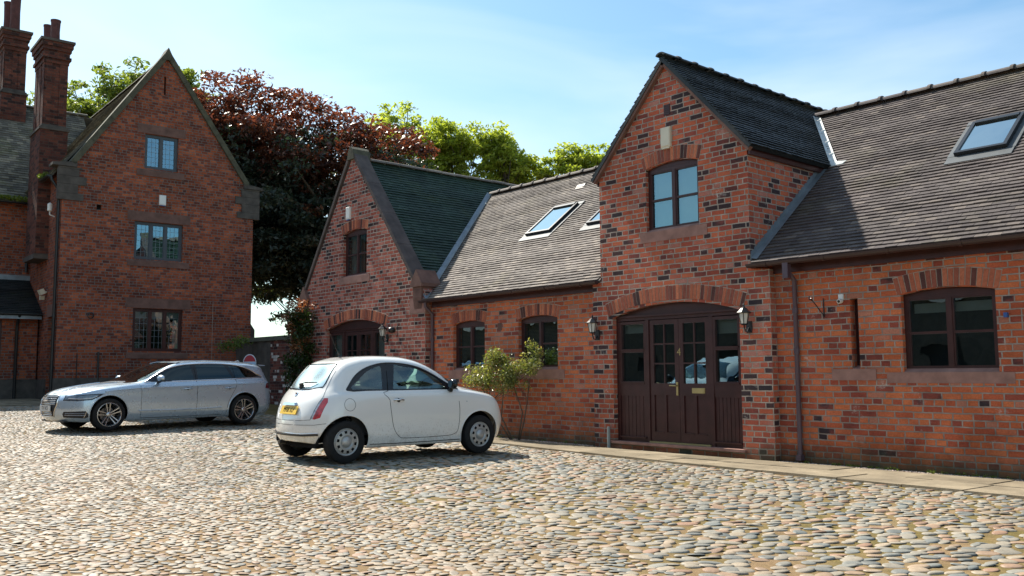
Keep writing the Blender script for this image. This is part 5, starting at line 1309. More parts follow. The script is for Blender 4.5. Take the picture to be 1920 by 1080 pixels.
for sg in(-1,1):
    rb_=lambda path,w_,mat,nm,**k:c2.ribbon(path,w_,1,sg,mat,nm,**k)
    rb_(WIN2,.022,M['chrome'],'window_trim',closed=True,sub=1,off=.003,th=.005)
    rb_([(1.47,.93),(1.50,.80),(1.50,.40),(1.50,.235)],.007,M['black_matt'],'door_gap')
    rb_([(2.69,1.34),(2.71,1.0),(2.71,.6),(2.70,.27)],.008,M['black_matt'],'door_gap')
    rb_(smoothpoly([(3.55,1.34),(3.63,1.03),(3.62,.85),(3.52,.66),(3.44,.50),(3.40,.27,1)],4)[:-1],.007,M['black_matt'],'door_gap',sub=1)
    rb_([(1.50,.232),(2.2,.228),(3.3,.236)],.010,M['black_matt'],'sill_seam')
    rb_([(1.45,.385),(2.2,.375),(3.0,.385),(3.28,.40)],.022,sp,'sill_crease',th=.012)
    rb_([(.76,.785),(1.0,.815),(1.5,.850),(2.5,.873),(3.6,.902),(4.3,.912)],.020,sp,'shoulder_line',th=.007)
    for hx in(2.49,3.46):
        h,nn=c2.snap(Vector((hx,0,.815)),1,sg)
        m=MB();m.tube([h+Vector((.10,0,0))+nn*.004,h+Vector((.085,0,.004))+nn*.03,h+nn*.038+Vector((0,0,.004)),h+Vector((-.085,0,.0))+nn*.03,h+Vector((-.10,0,-.004))+nn*.004],[.010,.013,.014,.013,.010],8);m.build('door_handle',sp,c2.root,auto=50)
        m=MB();m.lathe([(.0,.0012),(.030,.0012)],h+nn*.001,nn,20);m.build('handle_recess',M['rubber'],c2.root)
    b=Vector((1.86,sg*.86,1.0));m=MB()
    bmm=bmesh.new();bmesh.ops.create_uvsphere(bmm,u_segments=20,v_segments=14,radius=1)
    m.smooth=True;m.add([b+Vector((v.co.x*(.075 if v.co.x<0 else .05),sg*.13+v.co.y*.125,.045+v.co.z*.07)) for v in bmm.verts],[[v.index for v in f.verts] for f in bmm.faces]);bmm.free()
    mi_=m.build('door_mirror',sp,c2.root,recalc=True)
    m=MB();m.tube([b+Vector((0,-.06*sg,-.05)),b+Vector((0,.10*sg,-.02))],[.03,.025],8);m.box(b+Vector((0,sg*.13,-.012)),(.10,.2,.03));m.build('mirror_stalk',M['rubber'],mi_)
    m=MB();pts_=[(2.35,sg*.60,1.375),(2.5,sg*.595,1.41),(3.0,sg*.60,1.43),(3.7,sg*.60,1.41),(4.1,sg*.585,1.375),(4.2,sg*.58,1.345)];m.tube(pts_,.009,8);m.build('roof_rail',M['alloy'],c2.root,auto=40)
    for ax_ in(.86,3.83):
        rb_([(ax_+.385*math.cos(R(a)),.338+.385*math.sin(R(a))) for a in range(-16,197,8)],.022,sp,'arch_lip',sub=1,off=.001,th=.006)
    c2.ribbon([(.16,.45*sg),(.5,.58*sg),(.9,.66*sg),(1.35,.74*sg)],.007,2,1,M['rubber'],'bonnet_gap')
    c2.ribbon([(.25,.16*sg),(.7,.30*sg),(1.2,.42*sg)],.016,2,1,sp,'bonnet_crease',th=.005)
    rb_([(.12,.625),(.30,.615),(.52,.635),(.74,.745),(.50,.735),(.16,.712)],.016,M['trim'],'lamp_surround',closed=True,th=.003)
    # lamp internals and intake blades
    rb_([(.18,.66),(.34,.650),(.52,.665),(.62,.705)],.012,M['chrome'],'lamp_strip',th=.003)
    rb_([(.14,.33),(.42,.32)],.012,M['alloy'],'intake_blade',th=.006);rb_([(.14,.365),(.42,.36)],.008,M['alloy'],'intake_blade',th=.006);rb_([(.40,.275),(.43,.40)],.012,M['chrome'],'intake_blade',th=.006)
for z_ in(.69,.655,.62,.585,.55,.40,.37,.335):
    hw=.36 if z_>.5 else .26
    c2.ribbon([(-hw,z_),(0,z_),(hw,z_)],.014,0,-1,M['chrome'],'grille_bar',th=.012)
c2.ribbon([(-.40,.67),(-.36,.715),(.36,.715),(.40,.67),(.40,.54),(.30,.30),(-.30,.30),(-.40,.54)],.016,0,-1,M['chrome'],'grille_surround',closed=True,th=.01)
hp,_=c2.snap(Vector((0,0,.46)),0,-1)
for k in range(4):
    m=MB();cc=Vector((hp.x-.02,(k-1.5)*.052,.64));m.tube([cc+Vector((0,.034*math.cos(2*math.pi*i/20),.034*math.sin(2*math.pi*i/20))) for i in range(21)],.005,6,False);m.build('badge_ring',M['chrome'],c2.root,auto=50)
plate(c2,0,.465,.52,.112,hp.x-.010,-1,'T31 UCE',wht,M['black_matt'])
m=MB();m.prism([(4.36,-.52,1.345),(4.58,-.48,1.335),(4.60,-.48,1.315),(4.42,-.52,1.315)],(0,1.0,0));m.build('roof_spoiler',sp,c2.root,recalc=True)
m=MB();m.prism([(4.02,-.012,1.40),(4.20,-.012,1.385),(4.20,-.012,1.445),(4.17,-.012,1.45)],(0,.024,0));m.build('shark_fin',sp,c2.root,recalc=True)
m=MB();m.box((.28,0,.205),(.3,1.1,.03));m.build('front_splitter',M['rubber'],c2.root)
# ============================================================ GROUND, COBBLES, FLAGS
OFF=Vector((0,0,0))
t=NT('yard_earth');p=t.geo()
a=t.noise(p,.7,5,.6);c=t.ramp(a,[(.3,(.15,.095,.05)),(.5,(.24,.16,.088)),(.7,(.33,.235,.14))])
xs=t.n('ShaderNodeSeparateXYZ',{0:p})
mk=t.math('MULTIPLY',t.ramp(t.noise(p,1.6,5,.65),[(.38,.1),(.56,1.)]),t.ramp(t.math('MULTIPLY_ADD',xs.outputs[1],.1,0.),[(.36,.15),(.56,1.)]))
c=t.mix(t.math('MULTIPLY',mk,.85),c,t.ramp(t.noise(p,9.,3),[(.3,(.085,.075,.022)),(.7,(.18,.135,.04))]))
c=t.mix(1.,c,t.ramp(t.noise(p,45.,4,.7),[(.3,.75),(.7,1.2)]),'MULTIPLY')
M['earth']=t.bsdf(Base_Color=c,Roughness=.95,Specular_IOR_Level=.15,Normal=t.bump(t.noise(p,70.,5,.7),.7,.01))
xs_=np.concatenate([np.linspace(-500,-60,8),np.linspace(-50,12,63),np.linspace(20,500,8)])
ys_=np.concatenate([np.linspace(-500,-30,8),np.linspace(-20,26,47),np.linspace(35,600,8)])
X,Y=np.meshgrid(xs_,ys_);Z=ground(X,Y)-.012
V=np.stack([X,Y,Z],-1).reshape(-1,3);nx,ny=len(xs_),len(ys_)
mb=MB();mb.add(V.tolist(),[(j*nx+i,j*nx+i+1,(j+1)*nx+i+1,(j+1)*nx+i) for j in range(ny-1) for i in range(nx-1)])
g=mb.build('ground',M['earth'],smooth=True);g['kind']='structure'
# cobbles: every stone a low dome
def pave_edge(x):return np.interp(x,[-22,-17,-12.4,-8.4,-6,-3.6,4],[10.95,10.9,10.72,10.38,10.2,10.02,9.7])
def cobbles():
    out=[]
    def field(x0,x1,y0,y1,sp,rs,keep,seed):
        r=np.random.default_rng(seed)
        nx=int((x1-x0)/sp);ny=int((y1-y0)/(sp*.80))
        I,J=np.meshgrid(np.arange(nx),np.arange(ny))
        x=x0+(I+.5*(J%2))*sp+r.uniform(-.30,.30,I.shape)*sp
        y=y0+J*sp*.80+r.uniform(-.26,.26,I.shape)*sp
        # rows bend gently
        y=y+.25*np.sin(x*.35+1.)+.12*np.sin(x*.9)
        x=x.ravel();y=y.ravel();k=keep(x,y);x=x[k];y=y[k]
        k=r.random(len(x))>.03;x=x[k];y=y[k];n=len(x)
        big=np.where(r.random(n)<.10,1.30,1.)
        A=sp*.51*r.uniform(.66,1.14,n)*big;Bq=sp*.37*r.uniform(.66,1.12,n)*big
        ang=r.normal(0,.38,n)+.35+.5*np.sin(x*.5+y*.4)+math.radians(18)
        hh=r.uniform(.005,.012,n)*rs
        out.append(np.stack([x,y,A,Bq,ang,hh,r.random(n)],1))
    def split(x,y):return y+.12*np.sin(x*1.3)+.2*np.sin(x*.4) - (4.9+ (x+6)*(-.16))   # >0: large-stone field
    inview=lambda x,y:(y<pave_edge(x)-.03)&(x>-27.2+.0*y)&(y>.2)&(y>(-x)*.10-1.0)&(x>-30)
    field(-27.5,4,0.,11.3,.138,1.,lambda x,y:inview(x,y)&(split(x,y)>0)&~((x<-22)&(y>12)),11)
    field(-27.5,4,0.,11.3,.086,.62,lambda x,y:inview(x,y)&(split(x,y)<=0),12)
    S=np.concatenate(out);n=len(S);K=12
    th=np.linspace(0,2*np.pi,K,endpoint=False)
    rr=np.random.default_rng(5)
    wob=1+rr.uniform(-.15,.15,(n,K));wob=.5*wob+.25*np.roll(wob,1,1)+.25*np.roll(wob,-1,1)
    wob=1+(wob-1)*1.6
    rings=[(1.,-.35),(.96,.25),(.80,.70),(.45,.96)]
    vs=[]
    tilt=rr.normal(0,.07,(n,2))
    for f,h in rings:
        cx=np.cos(th)[None]*S[:,2:3]*f*wob;cy=np.sin(th)[None]*S[:,3:4]*f*wob
        co,si=np.cos(S[:,4:5]),np.sin(S[:,4:5])
        px=cx*co-cy*si;py=cx*si+cy*co
        z=h*S[:,5:6]+px*tilt[:,0:1]+py*tilt[:,1:2]
        vs.append(np.stack([S[:,0:1]+px,S[:,1:2]+py,z],2))
    top=np.stack([S[:,0],S[:,1],S[:,5]],1)[:,None,:]
    V=np.concatenate(vs+[top],1)           # n,(4K+1),3
    V[:,:,2]+=ground(V[:,:,0],V[:,:,1])-.0075
    nv=4*K+1;V=V.reshape(-1,3)
    q=[];tr=[]
    for j in range(3):
        for k in range(K):q.append((j*K+k,j*K+(k+1)%K,(j+1)*K+(k+1)%K,(j+1)*K+k))
    for k in range(K):tr.append((3*K+k,3*K+(k+1)%K,4*K))
    q=np.array(q);tr=np.array(tr);base=(np.arange(n)*nv)[:,None,None]
    Q=(q[None]+base).reshape(n,-1);T=(tr[None]+base).reshape(n,-1)
    L=np.concatenate([Q,T],1).ravel().astype(np.int32)
    tot=np.tile(np.array([4]*len(q)+[3]*len(tr)),n).astype(np.int32)
    st=np.concatenate([[0],np.cumsum(tot)[:-1]]).astype(np.int32)
    me=bpy.data.meshes.new('cobbled_yard');me.vertices.add(len(V));me.vertices.foreach_set('co',V.astype(np.float32).ravel())
    me.loops.add(len(L));me.loops.foreach_set('vertex_index',L);me.polygons.add(len(tot));me.polygons.foreach_set('loop_start',st);me.polygons.foreach_set('loop_total',tot)
    me.update(calc_edges=True);me.polygons.foreach_set('use_smooth',[True]*len(tot))
    at=me.attributes.new('rnd','FLOAT','FACE');at.data.foreach_set('value',np.repeat(S[:,6],len(q)+len(tr)).astype(np.float32))
    print('cobbles',n)
    t=NT('cobble_stone');p=t.geo();r_=t.attr('rnd')
    c=t.ramp(r_,[(0.,(.10,.115,.11)),(.06,(.15,.165,.155)),(.22,(.20,.205,.18)),(.40,(.29,.25,.185)),(.56,(.235,.22,.18)),(.72,(.33,.27,.19)),(.86,(.32,.225,.145)),(.95,(.30,.175,.11)),(1.,(.20,.125,.08))])
    c=t.mix(1.,c,t.ramp(t.noise(p,28.,4,.65),[(.25,.78),(.75,1.15)]),'MULTIPLY')
    c=t.mix(1.,c,t.ramp(t.noise(p,.45,5,.62,dist=.8),[(.32,.66),(.52,1.),(.75,1.12)]),'MULTIPLY')
    # dry dust lies on the near, left hand part of the yard
    s=t.n('ShaderNodeSeparateXYZ',{0:p})
    du=t.math('MULTIPLY',t.ramp(t.noise(p,.9,4,.6),[(.35,.2),(.65,1.)]),t.ramp(t.math('MULTIPLY_ADD',s.outputs[1],.1,0.),[(.3,.75),(.6,.12)]))
    c=t.mix(t.math('MULTIPLY',du,.85),c,(.33,.25,.17))
    me.materials.append(t.bsdf(Base_Color=c,Roughness=t.ramp(t.noise(p,8.,3),[(.3,.5),(.7,.8)]),Specular_IOR_Level=.4,Normal=t.bump(t.noise(p,60.,4,.6),.35,.006)))
    o=bpy.data.objects.new('cobbled_yard',me);COL.objects.link(o);o['kind']='structure'
cobbles()
# stone flags along the facade and along the tall house
t=NT('yorkstone_flag');p=t.geo();c=t.ramp(t.attr('rnd'),[(0.,(.20,.165,.11)),(.5,(.25,.205,.14)),(1.,(.31,.255,.175))])
c=t.mix(1.,c,t.ramp(t.noise(p,2.2,5,.65),[(.3,.60),(.7,1.12)]),'MULTIPLY');c=t.mix(1.,c,t.ramp(t.noise(p,40.,4,.7),[(.3,.85),(.7,1.1)]),'MULTIPLY')
M['flag']=t.bsdf(Base_Color=c,Roughness=.9,Specular_IOR_Level=.2,Normal=t.bump(t.noise(p,25.,5,.7),.5,.01))
mb=MB();rr=random.Random(3)
def flag(P,h=.05):
    mb.cv=rr.random();z=rr.uniform(-.006,.006)
    vs=[];
    for dz in(-h,0):
        for x,y in P:vs.append((x,y,float(ground(x,y))+.022+dz+z+rr.uniform(-.003,.003)))
    mb.add(vs,[(4,5,6,7),(0,1,5,4),(1,2,6,5),(2,3,7,6),(3,0,4,7)])
for row in(0,1):
    x=-22.0+(.4 if row else 0)
    while x<4:
        w=rr.uniform(.6,1.15);g_=.008
        f0,f1=(0.,.52) if row==0 else (.52,1.)
        def yy(xx,f):
            e=float(pave_edge(xx));return e+(11.66-e)*f
        sk=rr.uniform(-.02,.02)
        flag([(x+g_,yy(x,f0)+g_),(x+w-g_,yy(x+w,f0)+g_),(x+w-g_+sk,yy(x+w,f1)-g_),(x+g_+sk,yy(x,f1)-g_)]);x+=w
for k in range(-8,12):
    for row in(0,1):
        a=HP+hn*(.08+row*.6)+hu*(k*.8+row*.3);b=a+hu*.785;c_=b+hn*.585;d=a+hn*.585
        if a.y<12.2:flag([(q.x,q.y) for q in(a,d,c_,b)])
for k in range(0,8):
    a=HP-hu*(.1+k*.8)+hn*.0-hn*0;b=a-hu*.785
    for m in range(5):
        q=[a-hn*(m*.78),b-hn*(m*.78),b-hn*(m*.78+.765),a-hn*(m*.78+.765)]
        flag([(v.x,v.y) for v in q])
o=mb.build('pavement',M['flag'],colattr=True,recalc=True);o['kind']='structure'
# loose grit along the foot of the wall
def scatter(name,n,gen,size,mat,seed,kind='stuff',lab=None,cat=None,parent=None,rndcol=True):
    r=np.random.default_rng(seed);P=gen(r,n);n=len(P)
    s=size[0]+(size[1]-size[0])*r.random(n)
    # irregular octahedra
    d=np.array([[1,0,0],[0,1,0],[-1,0,0],[0,-1,0],[0,0,.6],[0,0,-.6]])
    V=P[:,None,:]+d[None]*s[:,None,None]*r.uniform(.6,1.2,(n,6,1))
    f=np.array([(0,1,4),(1,2,4),(2,3,4),(3,0,4),(1,0,5),(2,1,5),(3,2,5),(0,3,5)])
    Fq=(f[None]+(np.arange(n)*6)[:,None,None]).reshape(-1,3)
    me=bpy.data.meshes.new(name);me.from_pydata(V.reshape(-1,3).tolist(),[],Fq.tolist());me.materials.append(mat)
    at=me.attributes.new('rnd','FLOAT','FACE');at.data.foreach_set('value',np.repeat(r.random(n),8).astype(np.float32))
    o=bpy.data.objects.new(name,me);COL.objects.link(o)
    if lab:tag(o,lab,cat,kind=kind)
    if parent:o.parent=parent
    return o
t=NT('pink_grit');M['grit']=t.bsdf(Base_Color=t.ramp(t.attr('rnd'),[(0.,(.14,.11,.09)),(.5,(.40,.30,.25)),(1.,(.55,.45,.38))]),Roughness=.9)
def gg(r,n):
    x=r.uniform(-16.6,4,n);y=11.98-np.abs(r.normal(0,.13,n));k=(y>11.55)&~((x>-11.4)&(x<-7.6)&(y>11.78));x=x[k];y=y[k];return np.stack([x,y,ground(x,y)+.004],1)
scatter('gravel',9000,gg,(.006,.016),M['grit'],4,lab='thin line of pinkish grit along the foot of the barn wall',cat='gravel')
# ============================================================ VEGETATION
def leaf_mat(name,stops,trans=.45,rough=.5,tcol=None):
    t=NT(name);c=t.ramp(t.attr('rnd'),stops)
    d=t.n('ShaderNodeBsdfPrincipled',{'Base Color':c,'Roughness':rough,'Specular IOR Level':.4})
    tc=t.mix(1.,c,tcol or (1.6,1.7,.7),'MULTIPLY')
    tr=t.n('ShaderNodeBsdfTranslucent',{'Color':tc})
    mx=t.n('ShaderNodeMixShader',{0:trans,1:d.outputs[0],2:tr.outputs[0]});t.t.links.new(mx.outputs[0],t.out.inputs[0]);return t.m
def leaves(name,centers,radii,per,size,mat,parent,seed,flat=.55,droop=0.,smod=None):
    r=np.random.default_rng(seed);nC=len(centers);C=np.repeat(np.array(centers),per,axis=0);Rd=np.repeat(np.array(radii),per)
    n=len(C);d=r.normal(size=(n,3));d/=np.linalg.norm(d,axis=1)[:,None]
    rad=r.random(n)**.45;P=C+d*(rad*Rd)[:,None]*np.array([1,1,flat])
    P[:,2]-=droop*(rad*Rd)**2
    nrm=r.normal(size=(n,3))*.8+np.array([0,0,.9]);nrm/=np.linalg.norm(nrm,axis=1)[:,None]
    a=np.cross(nrm,r.normal(size=(n,3)));a/=np.linalg.norm(a,axis=1)[:,None];b=np.cross(nrm,a)
    s=(size[0]+(size[1]-size[0])*r.random(n))[:,None]
    fold=nrm*s*.18
    V=np.stack([P-a*s,P-b*s*.42+fold,P+a*s,P+b*s*.42+fold],1).reshape(-1,3)
    L=np.arange(4*n,dtype=np.int32)
    me=bpy.data.meshes.new(name);me.vertices.add(4*n);me.vertices.foreach_set('co',(V-np.array(OFF)).astype(np.float32).ravel())
    me.loops.add(4*n);me.loops.foreach_set('vertex_index',L);me.polygons.add(n);me.polygons.foreach_set('loop_start',L[::4].copy());me.polygons.foreach_set('loop_total',np.full(n,4,np.int32));me.update(calc_edges=True)
    cr=np.repeat(r.random(nC),per)*.45+r.random(n)*.55
    at=me.attributes.new('rnd','FLOAT','FACE');at.data.foreach_set('value',cr.astype(np.float32))
    me.materials.append(mat);o=bpy.data.objects.new(name,me);COL.objects.link(o);o.parent=parent;return o
def tree(name,label,base,tr_h,blobs,ncl,per,clr,size,mat,bark,seed,group,shell=.55,flat=.6,droop=0.,trunk_r=.3,limbs=26,low=None):
    """blobs: (cx,cy,cz,rx,ry,rz,weight)"""
    t=thing(name,label,'tree',base,group=group)
    r=np.random.default_rng(seed);B=np.array(blobs,float);w=B[:,6]/B[:,6].sum();C=[];Rr=[]
    while len(C)<ncl:
        b=B[r.choice(len(B),p=w)];d=r.normal(size=3);d/=np.linalg.norm(d)
        q=shell+(1-shell)*r.random() if r.random()<.8 else r.random()*shell
        q*=1+.10*math.sin(d[0]*7+seed)*math.cos(d[2]*6+d[1]*5)
        C.append(b[:3]+d*q*b[3:6]);Rr.append(clr*r.uniform(.55,1.25))
    C=np.array(C)
    mb=MB();mb.smooth=True;bx,by,bz=base
    cx,cy,cz=(B[:,:3]*w[:,None]).sum(0);fork=bz+tr_h
    P=[(bx,by,bz-.3),(bx+.02*tr_h,by,bz+tr_h*.5),(bx*.7+cx*.3,by*.7+cy*.3,fork)]
    mb.tube(P,[trunk_r*1.25,trunk_r*.9,trunk_r*.72],10)
    top=(cx,cy,cz+.4*B[:,5].mean());mb.tube([P[-1],((P[-1][0]+cx)/2+.3,(P[-1][1]+cy)/2,(fork+cz)/2),top],[trunk_r*.7,trunk_r*.45,.05],8)
    idx=r.choice(len(C),min(limbs,len(C)),replace=False)
    for i in idx:
        e=C[i];f=r.uniform(0,.75);s=np.array(P[-1])*(1-f)+np.array(top)*f
        s[2]=min(s[2],e[2]-.2) if e[2]>fork else s[2]
        m=(s+e)/2+r.normal(size=3)*.25+np.array([0,0,.25])
        mb.tube([s,(s*.6+m*.4),m,(m+e)/2,e],[trunk_r*.30,trunk_r*.24,trunk_r*.17,trunk_r*.10,.02],6,False)
        for _ in range(2):
            e2=C[r.integers(len(C))]
            if np.linalg.norm(e2-m)<3.2:mb.tube([m,(m+e2)/2+r.normal(size=3)*.12,e2],[trunk_r*.13,trunk_r*.08,.012],5,False)
    mb.build('trunk',bark,t)
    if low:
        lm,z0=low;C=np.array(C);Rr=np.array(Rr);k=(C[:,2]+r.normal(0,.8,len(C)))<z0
        leaves('shaded_lower_crown',C[k],Rr[k],per,size,lm,t,seed+3,flat,droop);C=C[~k];Rr=Rr[~k]
    leaves('crown',C,Rr,per,size,mat,t,seed+1,flat,droop)
    return t
M['bark']=simple('grey_brown_bark',(.09,.07,.05),.95,var=.4,scale=8,bump=.6)
LG=leaf_mat('lime_green_leaf',[(0.,(.20,.25,.04)),(.5,(.32,.38,.07)),(1.,(.46,.50,.13))],.6,.5,(1.35,1.35,.6))
LD=leaf_mat('mid_green_leaf',[(0.,(.09,.13,.025)),(.5,(.15,.20,.045)),(1.,(.25,.30,.08))],.5,.5,(1.4,1.4,.6))
LC=leaf_mat('copper_leaf',[(0.,(.055,.028,.022)),(.45,(.105,.048,.034)),(.8,(.17,.075,.045)),(1.,(.26,.135,.07))],.35,.36,(1.7,.95,.6))
LCG=leaf_mat('shaded_bronze_green_leaf',[(0.,(.028,.045,.036)),(.5,(.050,.070,.052)),(.85,(.09,.085,.058)),(1.,(.15,.085,.06))],.30,.4,(1.,1.3,.7))  # greener inner leaves, with the lower crown's shade and haze put into the colour
LR=leaf_mat('rose_leaf',[(0.,(.07,.10,.03)),(.5,(.17,.19,.06)),(.8,(.34,.33,.12)),(1.,(.44,.28,.12))],.30,.35)
LV=leaf_mat('climber_leaf',[(0.,(.015,.03,.008)),(.6,(.03,.055,.012)),(1.,(.07,.09,.02))],.25,.4)
LVR=leaf_mat('climber_tip_leaf',[(0.,(.14,.05,.03)),(.5,(.26,.11,.05)),(1.,(.36,.22,.09))],.35,.4,(1.5,1.,.7))
LM=leaf_mat('moss_leaf',[(0.,(.09,.13,.015)),(1.,(.20,.24,.03))],.3)
# copper beech
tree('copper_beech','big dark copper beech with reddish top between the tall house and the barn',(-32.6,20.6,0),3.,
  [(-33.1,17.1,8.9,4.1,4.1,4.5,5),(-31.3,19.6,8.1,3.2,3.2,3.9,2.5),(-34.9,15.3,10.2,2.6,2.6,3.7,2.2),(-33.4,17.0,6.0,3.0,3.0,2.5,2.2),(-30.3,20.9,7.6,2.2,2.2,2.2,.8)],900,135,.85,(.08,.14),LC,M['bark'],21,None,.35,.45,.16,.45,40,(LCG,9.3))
# limes and sycamores
G1='green trees behind the roofs'
def dp(px,py,q):   # world point of an image direction at a given depth, used once to lay the trees out
    f,F_,R_,U_=CAMV;d=F_*f+R_*(px-960)-U_*(py-540);return Vector((0,0,1.25))+d*(q/f)
f_=1687.526;F_=Vector((-.74985989,.65489317,.09394189));R_=Vector((.6573476,.75356187,-.00621579));U_=Vector((.0748617,-.0570915,.99555828));CAMV=(f_,F_,R_,U_)
def blob(px,py,q,rx,rz,w):c=dp(px,py,q);return (c.x,c.y,c.z,rx,rx,rz,w)
def gtree(label,px,q,bl,ncl,per,mat,seed,clr=.7,size=(.09,.16),tr_h=4.,tr=.25,limbs=40,shell=.3):
    clr*=.75
    b=dp(px,700,q);tree('broadleaf_tree',label,(b.x,b.y,0),tr_h,[blob(*x) for x in bl],ncl,per,clr,size,mat,M['bark'],seed,G1,shell,.55,.05,tr,limbs)
gtree('mid green tree behind the tall house and its chimneys',215,44,[(165,215,44,2.6,2.2,2),(235,185,44,2.2,1.8,1.6),(90,225,44,1.6,1.2,.8),(300,190,44,2.6,1.7,1.2),(350,150,44,.9,.8,.4),(200,290,44,3.4,2.0,2)],380,48,LD,31,.75)
gtree('tall light green tree beside the copper beech, with bare twigs on top',735,42,[(738,258,42,1.6,1.75,2),(725,330,42,1.9,1.4,1.6),(775,320,42,1.3,1.3,.9)],290,42,LG,32,.55,(.08,.14))
gtree('broad light green tree behind the middle of the steep gable ridge',820,43,[(822,275,43,1.5,1.7,2),(870,275,43,1.2,1.4,1.4),(830,345,43,2.2,1.4,2)],330,42,LG,33,.55,(.08,.14))
gtree('rounded light green tree above the valley between the roofs',945,43,[(932,288,43,1.3,1.4,1.8),(970,320,43,1.3,1.2,1.5),(925,350,43,2.0,1.2,1.6)],290,42,LG,34,.55,(.08,.14))
gtree('small light green tree just left of the tall gable',1085,43,[(1068,306,43,1.2,.9,1.5),(1130,308,43,1.4,1.,1.6),(1020,335,43,.9,.6,.7),(1080,340,43,1.6,.8,1.)],240,42,LG,35,.5,(.08,.14))
gtree('low dark green tree seen under the copper beech',520,40,[(615,520,40,1.2,2.0,2),(500,548,40,.5,.3,.25)],110,80,LD,36,.6,(.07,.12),2.,.2)
# rose against the wall
def shrub(name,label,base,stems,C,Rr,per,size,mat,seed,extra=None,stem_r=.012):
    t=thing(name,label,'shrub',base)
    r=np.random.default_rng(seed);mb=MB();mb.smooth=True
    for s in stems:
        mb.tube(s,[stem_r*(1-.6*i/(len(s)-1)) for i in range(len(s))],6)
    for i in r.choice(len(C),min(26,len(C)),replace=False):
        s=stems[r.integers(len(stems))];a=np.array(s[-2 if len(s)>2 else -1]);e=C[i];m=(a+e)/2+r.normal(size=3)*.04
        mb.tube([a,m,e],[.006,.005,.002],5,False)
    mb.build('stems',M['bark'],t)
    leaves('foliage',C,Rr,per,size,mat,t,seed+1,.9)
    if extra:leaves(*extra,t,seed+2,.9)
    return t
r=np.random.default_rng(50);C=[];
for _ in range(150):
    b=[(-13.45,11.45,1.22,.58,.24,.34),(-14.1,11.45,1.16,.48,.22,.26),(-13.0,11.5,1.22,.38,.22,.32),(-12.75,11.62,1.45,.28,.16,.38),(-13.5,11.4,1.56,.3,.2,.16)][r.choice(5,p=[.36,.22,.18,.12,.12])]
    d=r.normal(size=3);d/=np.linalg.norm(d);q=r.random()**.4;C.append(np.array(b[:3])+d*q*np.array(b[3:]))
C=np.array(C)
shrub('rose_bush','leggy rose bush with pale young leaves against the barn wall beside the white car',(-13.2,11.62,-.05),
  [[(-13.1,11.6,-.05),(-12.95,11.6,.35),(-12.85,11.6,.75),(-12.8,11.6,1.15)],[(-13.3,11.6,-.05),(-13.6,11.58,.4),(-13.5,11.55,.9),(-13.5,11.5,1.2)],[(-13.15,11.62,-.05),(-13.0,11.6,.5),(-13.2,11.55,1.0),(-13.1,11.5,1.35)],[(-13.35,11.6,-.05),(-13.95,11.55,.6),(-14.1,11.5,1.0)]],
  C,[.13]*len(C),44,(.018,.038),LR,51,stem_r=.016)
# climber on the corner of the steep gable
r=np.random.default_rng(60);C=[]
for _ in range(120):
    z=r.uniform(.1,2.9);C.append((-21.9+r.normal(0,.27)-.12*z/3,11.62+r.normal(0,.14),z))
for _ in range(14):C.append((-22.6+r.normal(0,.2),12.1+r.normal(0,.2),r.uniform(2.,3.1)))
Cr=[(-21.95+r.normal(0,.28),11.5+r.normal(0,.13),r.uniform(1.9,3.25)) for _ in range(34)]
shrub('climbing_shrub','dark climbing shrub with coppery tips on the left corner of the steep gable',(-22.1,11.7,0),
  [[(-22.0,11.7,0),(-22.1,11.75,1.),(-22.05,11.7,2.),(-22.1,11.7,2.9)],[(-22.4,11.7,0),(-22.35,11.7,1.2),(-22.5,11.8,2.4)]],
  np.array(C),[.22]*len(C),60,(.03,.06),LV,61,('young_tips',np.array(Cr),[.13]*len(Cr),45,(.025,.05),LVR),.03)
# moss and ferns on the old gutters
def clump(label,pts,rad,per,size,mat,seed,name='moss_clump',cat='plant',group=None):
    b=Vector(pts[0]);t=thing(name,label,cat,tuple(b),group=group);leaves('tuft',np.array([tuple(p) for p in pts]),[rad]*len(pts),per,size,mat,t,seed,.7)
clump('bright green moss along the rear wing gutter of the tall house',[HP-hn*3.62+hu*(-.2-.14*i)+Vector((0,0,6.93)) for i in range(14)],.16,60,(.03,.06),LM,71)
clump('bright green tuft in the gutter beside the tall house gable',[HP-hn*(.9+.12*i)-hu*.3+Vector((0,0,7.25)) for i in range(4)],.15,60,(.03,.06),LM,72)
clump('green weeds in the corner where the tall house meets the yard wall',[(-26.7,12.2-.16*i,2.3-.05*i) for i in range(5)],.3,80,(.03,.07),LD,73)
clump('small weed with yellow flowers at the foot of the tall house corner',[HP+hn*.25+hu*(.2+.1*i)+Vector((0,0,.75)) for i in range(4)],.16,40,(.02,.05),LR,74)
rw=random.Random(8)
t=thing('wall_weeds','small green weeds growing along the foot of the barn wall','weeds',(-6,11.9,-.1));t['kind']='stuff'
leaves('tufts',np.array([(rw.uniform(-7.4,3),11.93,-.07) for _ in range(60)]+[(rw.uniform(-16,-11.4),11.93,-.04) for _ in range(12)]),[.05]*72,20,(.01,.025),LD,t,75)
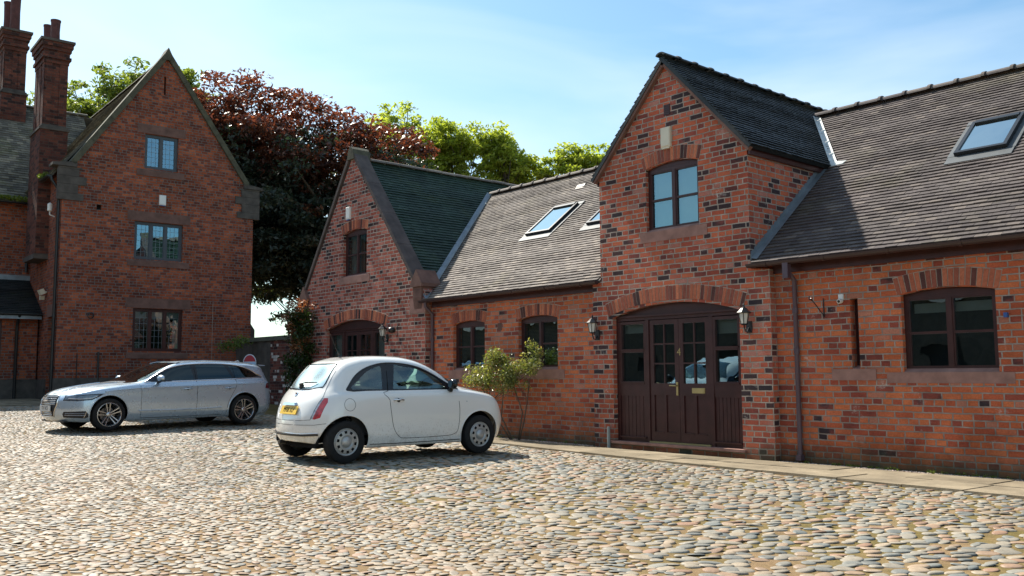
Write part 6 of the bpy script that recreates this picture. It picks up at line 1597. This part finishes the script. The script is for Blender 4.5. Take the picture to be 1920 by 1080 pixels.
# ============================================================ LIGHT, SKY, CAMERA
OFF=Vector((0,0,0))
SUN=Vector((-.92,-.03,1.)).normalized()      # towards the sun
el=math.asin(SUN.z);az=math.atan2(SUN.x,SUN.y)
w=bpy.data.worlds.new('World');scene.world=w;w.use_nodes=True;nt=w.node_tree;nt.nodes.clear()
out=nt.nodes.new('ShaderNodeOutputWorld');bg=nt.nodes.new('ShaderNodeBackground');bg.inputs[1].default_value=.088
sky=nt.nodes.new('ShaderNodeTexSky');sky.sky_type='NISHITA';sky.sun_disc=False;sky.sun_elevation=el;sky.sun_rotation=az;sky.air_density=1.1;sky.dust_density=1.0;sky.ozone_density=1.6;sky.altitude=50
tc=nt.nodes.new('ShaderNodeTexCoord');mp=nt.nodes.new('ShaderNodeMapping');mp.inputs['Scale'].default_value=(1,1,3.2);mp.inputs['Rotation'].default_value=(.3,.4,.5)
nz=nt.nodes.new('ShaderNodeTexNoise');nz.inputs['Scale'].default_value=1.7;nz.inputs['Detail'].default_value=5;nz.inputs['Roughness'].default_value=.5;nz.inputs['Distortion'].default_value=.6
rp=nt.nodes.new('ShaderNodeValToRGB');rp.color_ramp.elements[0].position=.40;rp.color_ramp.elements[0].color=(0,0,0,1);rp.color_ramp.elements[1].position=.78;rp.color_ramp.elements[1].color=(.62,.62,.62,1)
mx=nt.nodes.new('ShaderNodeMix');mx.data_type='RGBA';mx.inputs[7].default_value=(6.4,7.0,7.3,1)
l=nt.links.new;l(tc.outputs['Generated'],mp.inputs[0]);l(mp.outputs[0],nz.inputs[0]);l(nz.outputs[0],rp.inputs[0]);l(rp.outputs[0],mx.inputs[0]);tn=nt.nodes.new('ShaderNodeMix');tn.data_type='RGBA';tn.blend_type='MULTIPLY';tn.inputs[0].default_value=1;tn.inputs[7].default_value=(.80,1.0,1.02,1);l(sky.outputs[0],tn.inputs[6]);l(tn.outputs[2],mx.inputs[6]);l(mx.outputs[2],bg.inputs[0]);l(bg.outputs[0],out.inputs[0])
sd=bpy.data.lights.new('sun','SUN');sd.energy=4.5;sd.angle=R(.6);sd.color=(1,.93,.82);so=bpy.data.objects.new('sun',sd);COL.objects.link(so)
so.rotation_euler=SUN.to_track_quat('Z','Y').to_euler()
cd=bpy.data.cameras.new('camera');co=bpy.data.objects.new('camera',cd);COL.objects.link(co);scene.camera=co
cd.sensor_width=36;cd.lens=1687.526/1920*36;cd.clip_end=2000
Rm=Matrix((tuple(R_),tuple(U_),tuple(-F_))).transposed().to_4x4();Rm.translation=Vector((0,0,1.25));co.matrix_world=Rm
vs=scene.view_settings;vs.view_transform='Standard';vs.look='None';vs.gamma=1;vs.exposure=1.05
scene.render.resolution_x=1024;scene.render.resolution_y=576
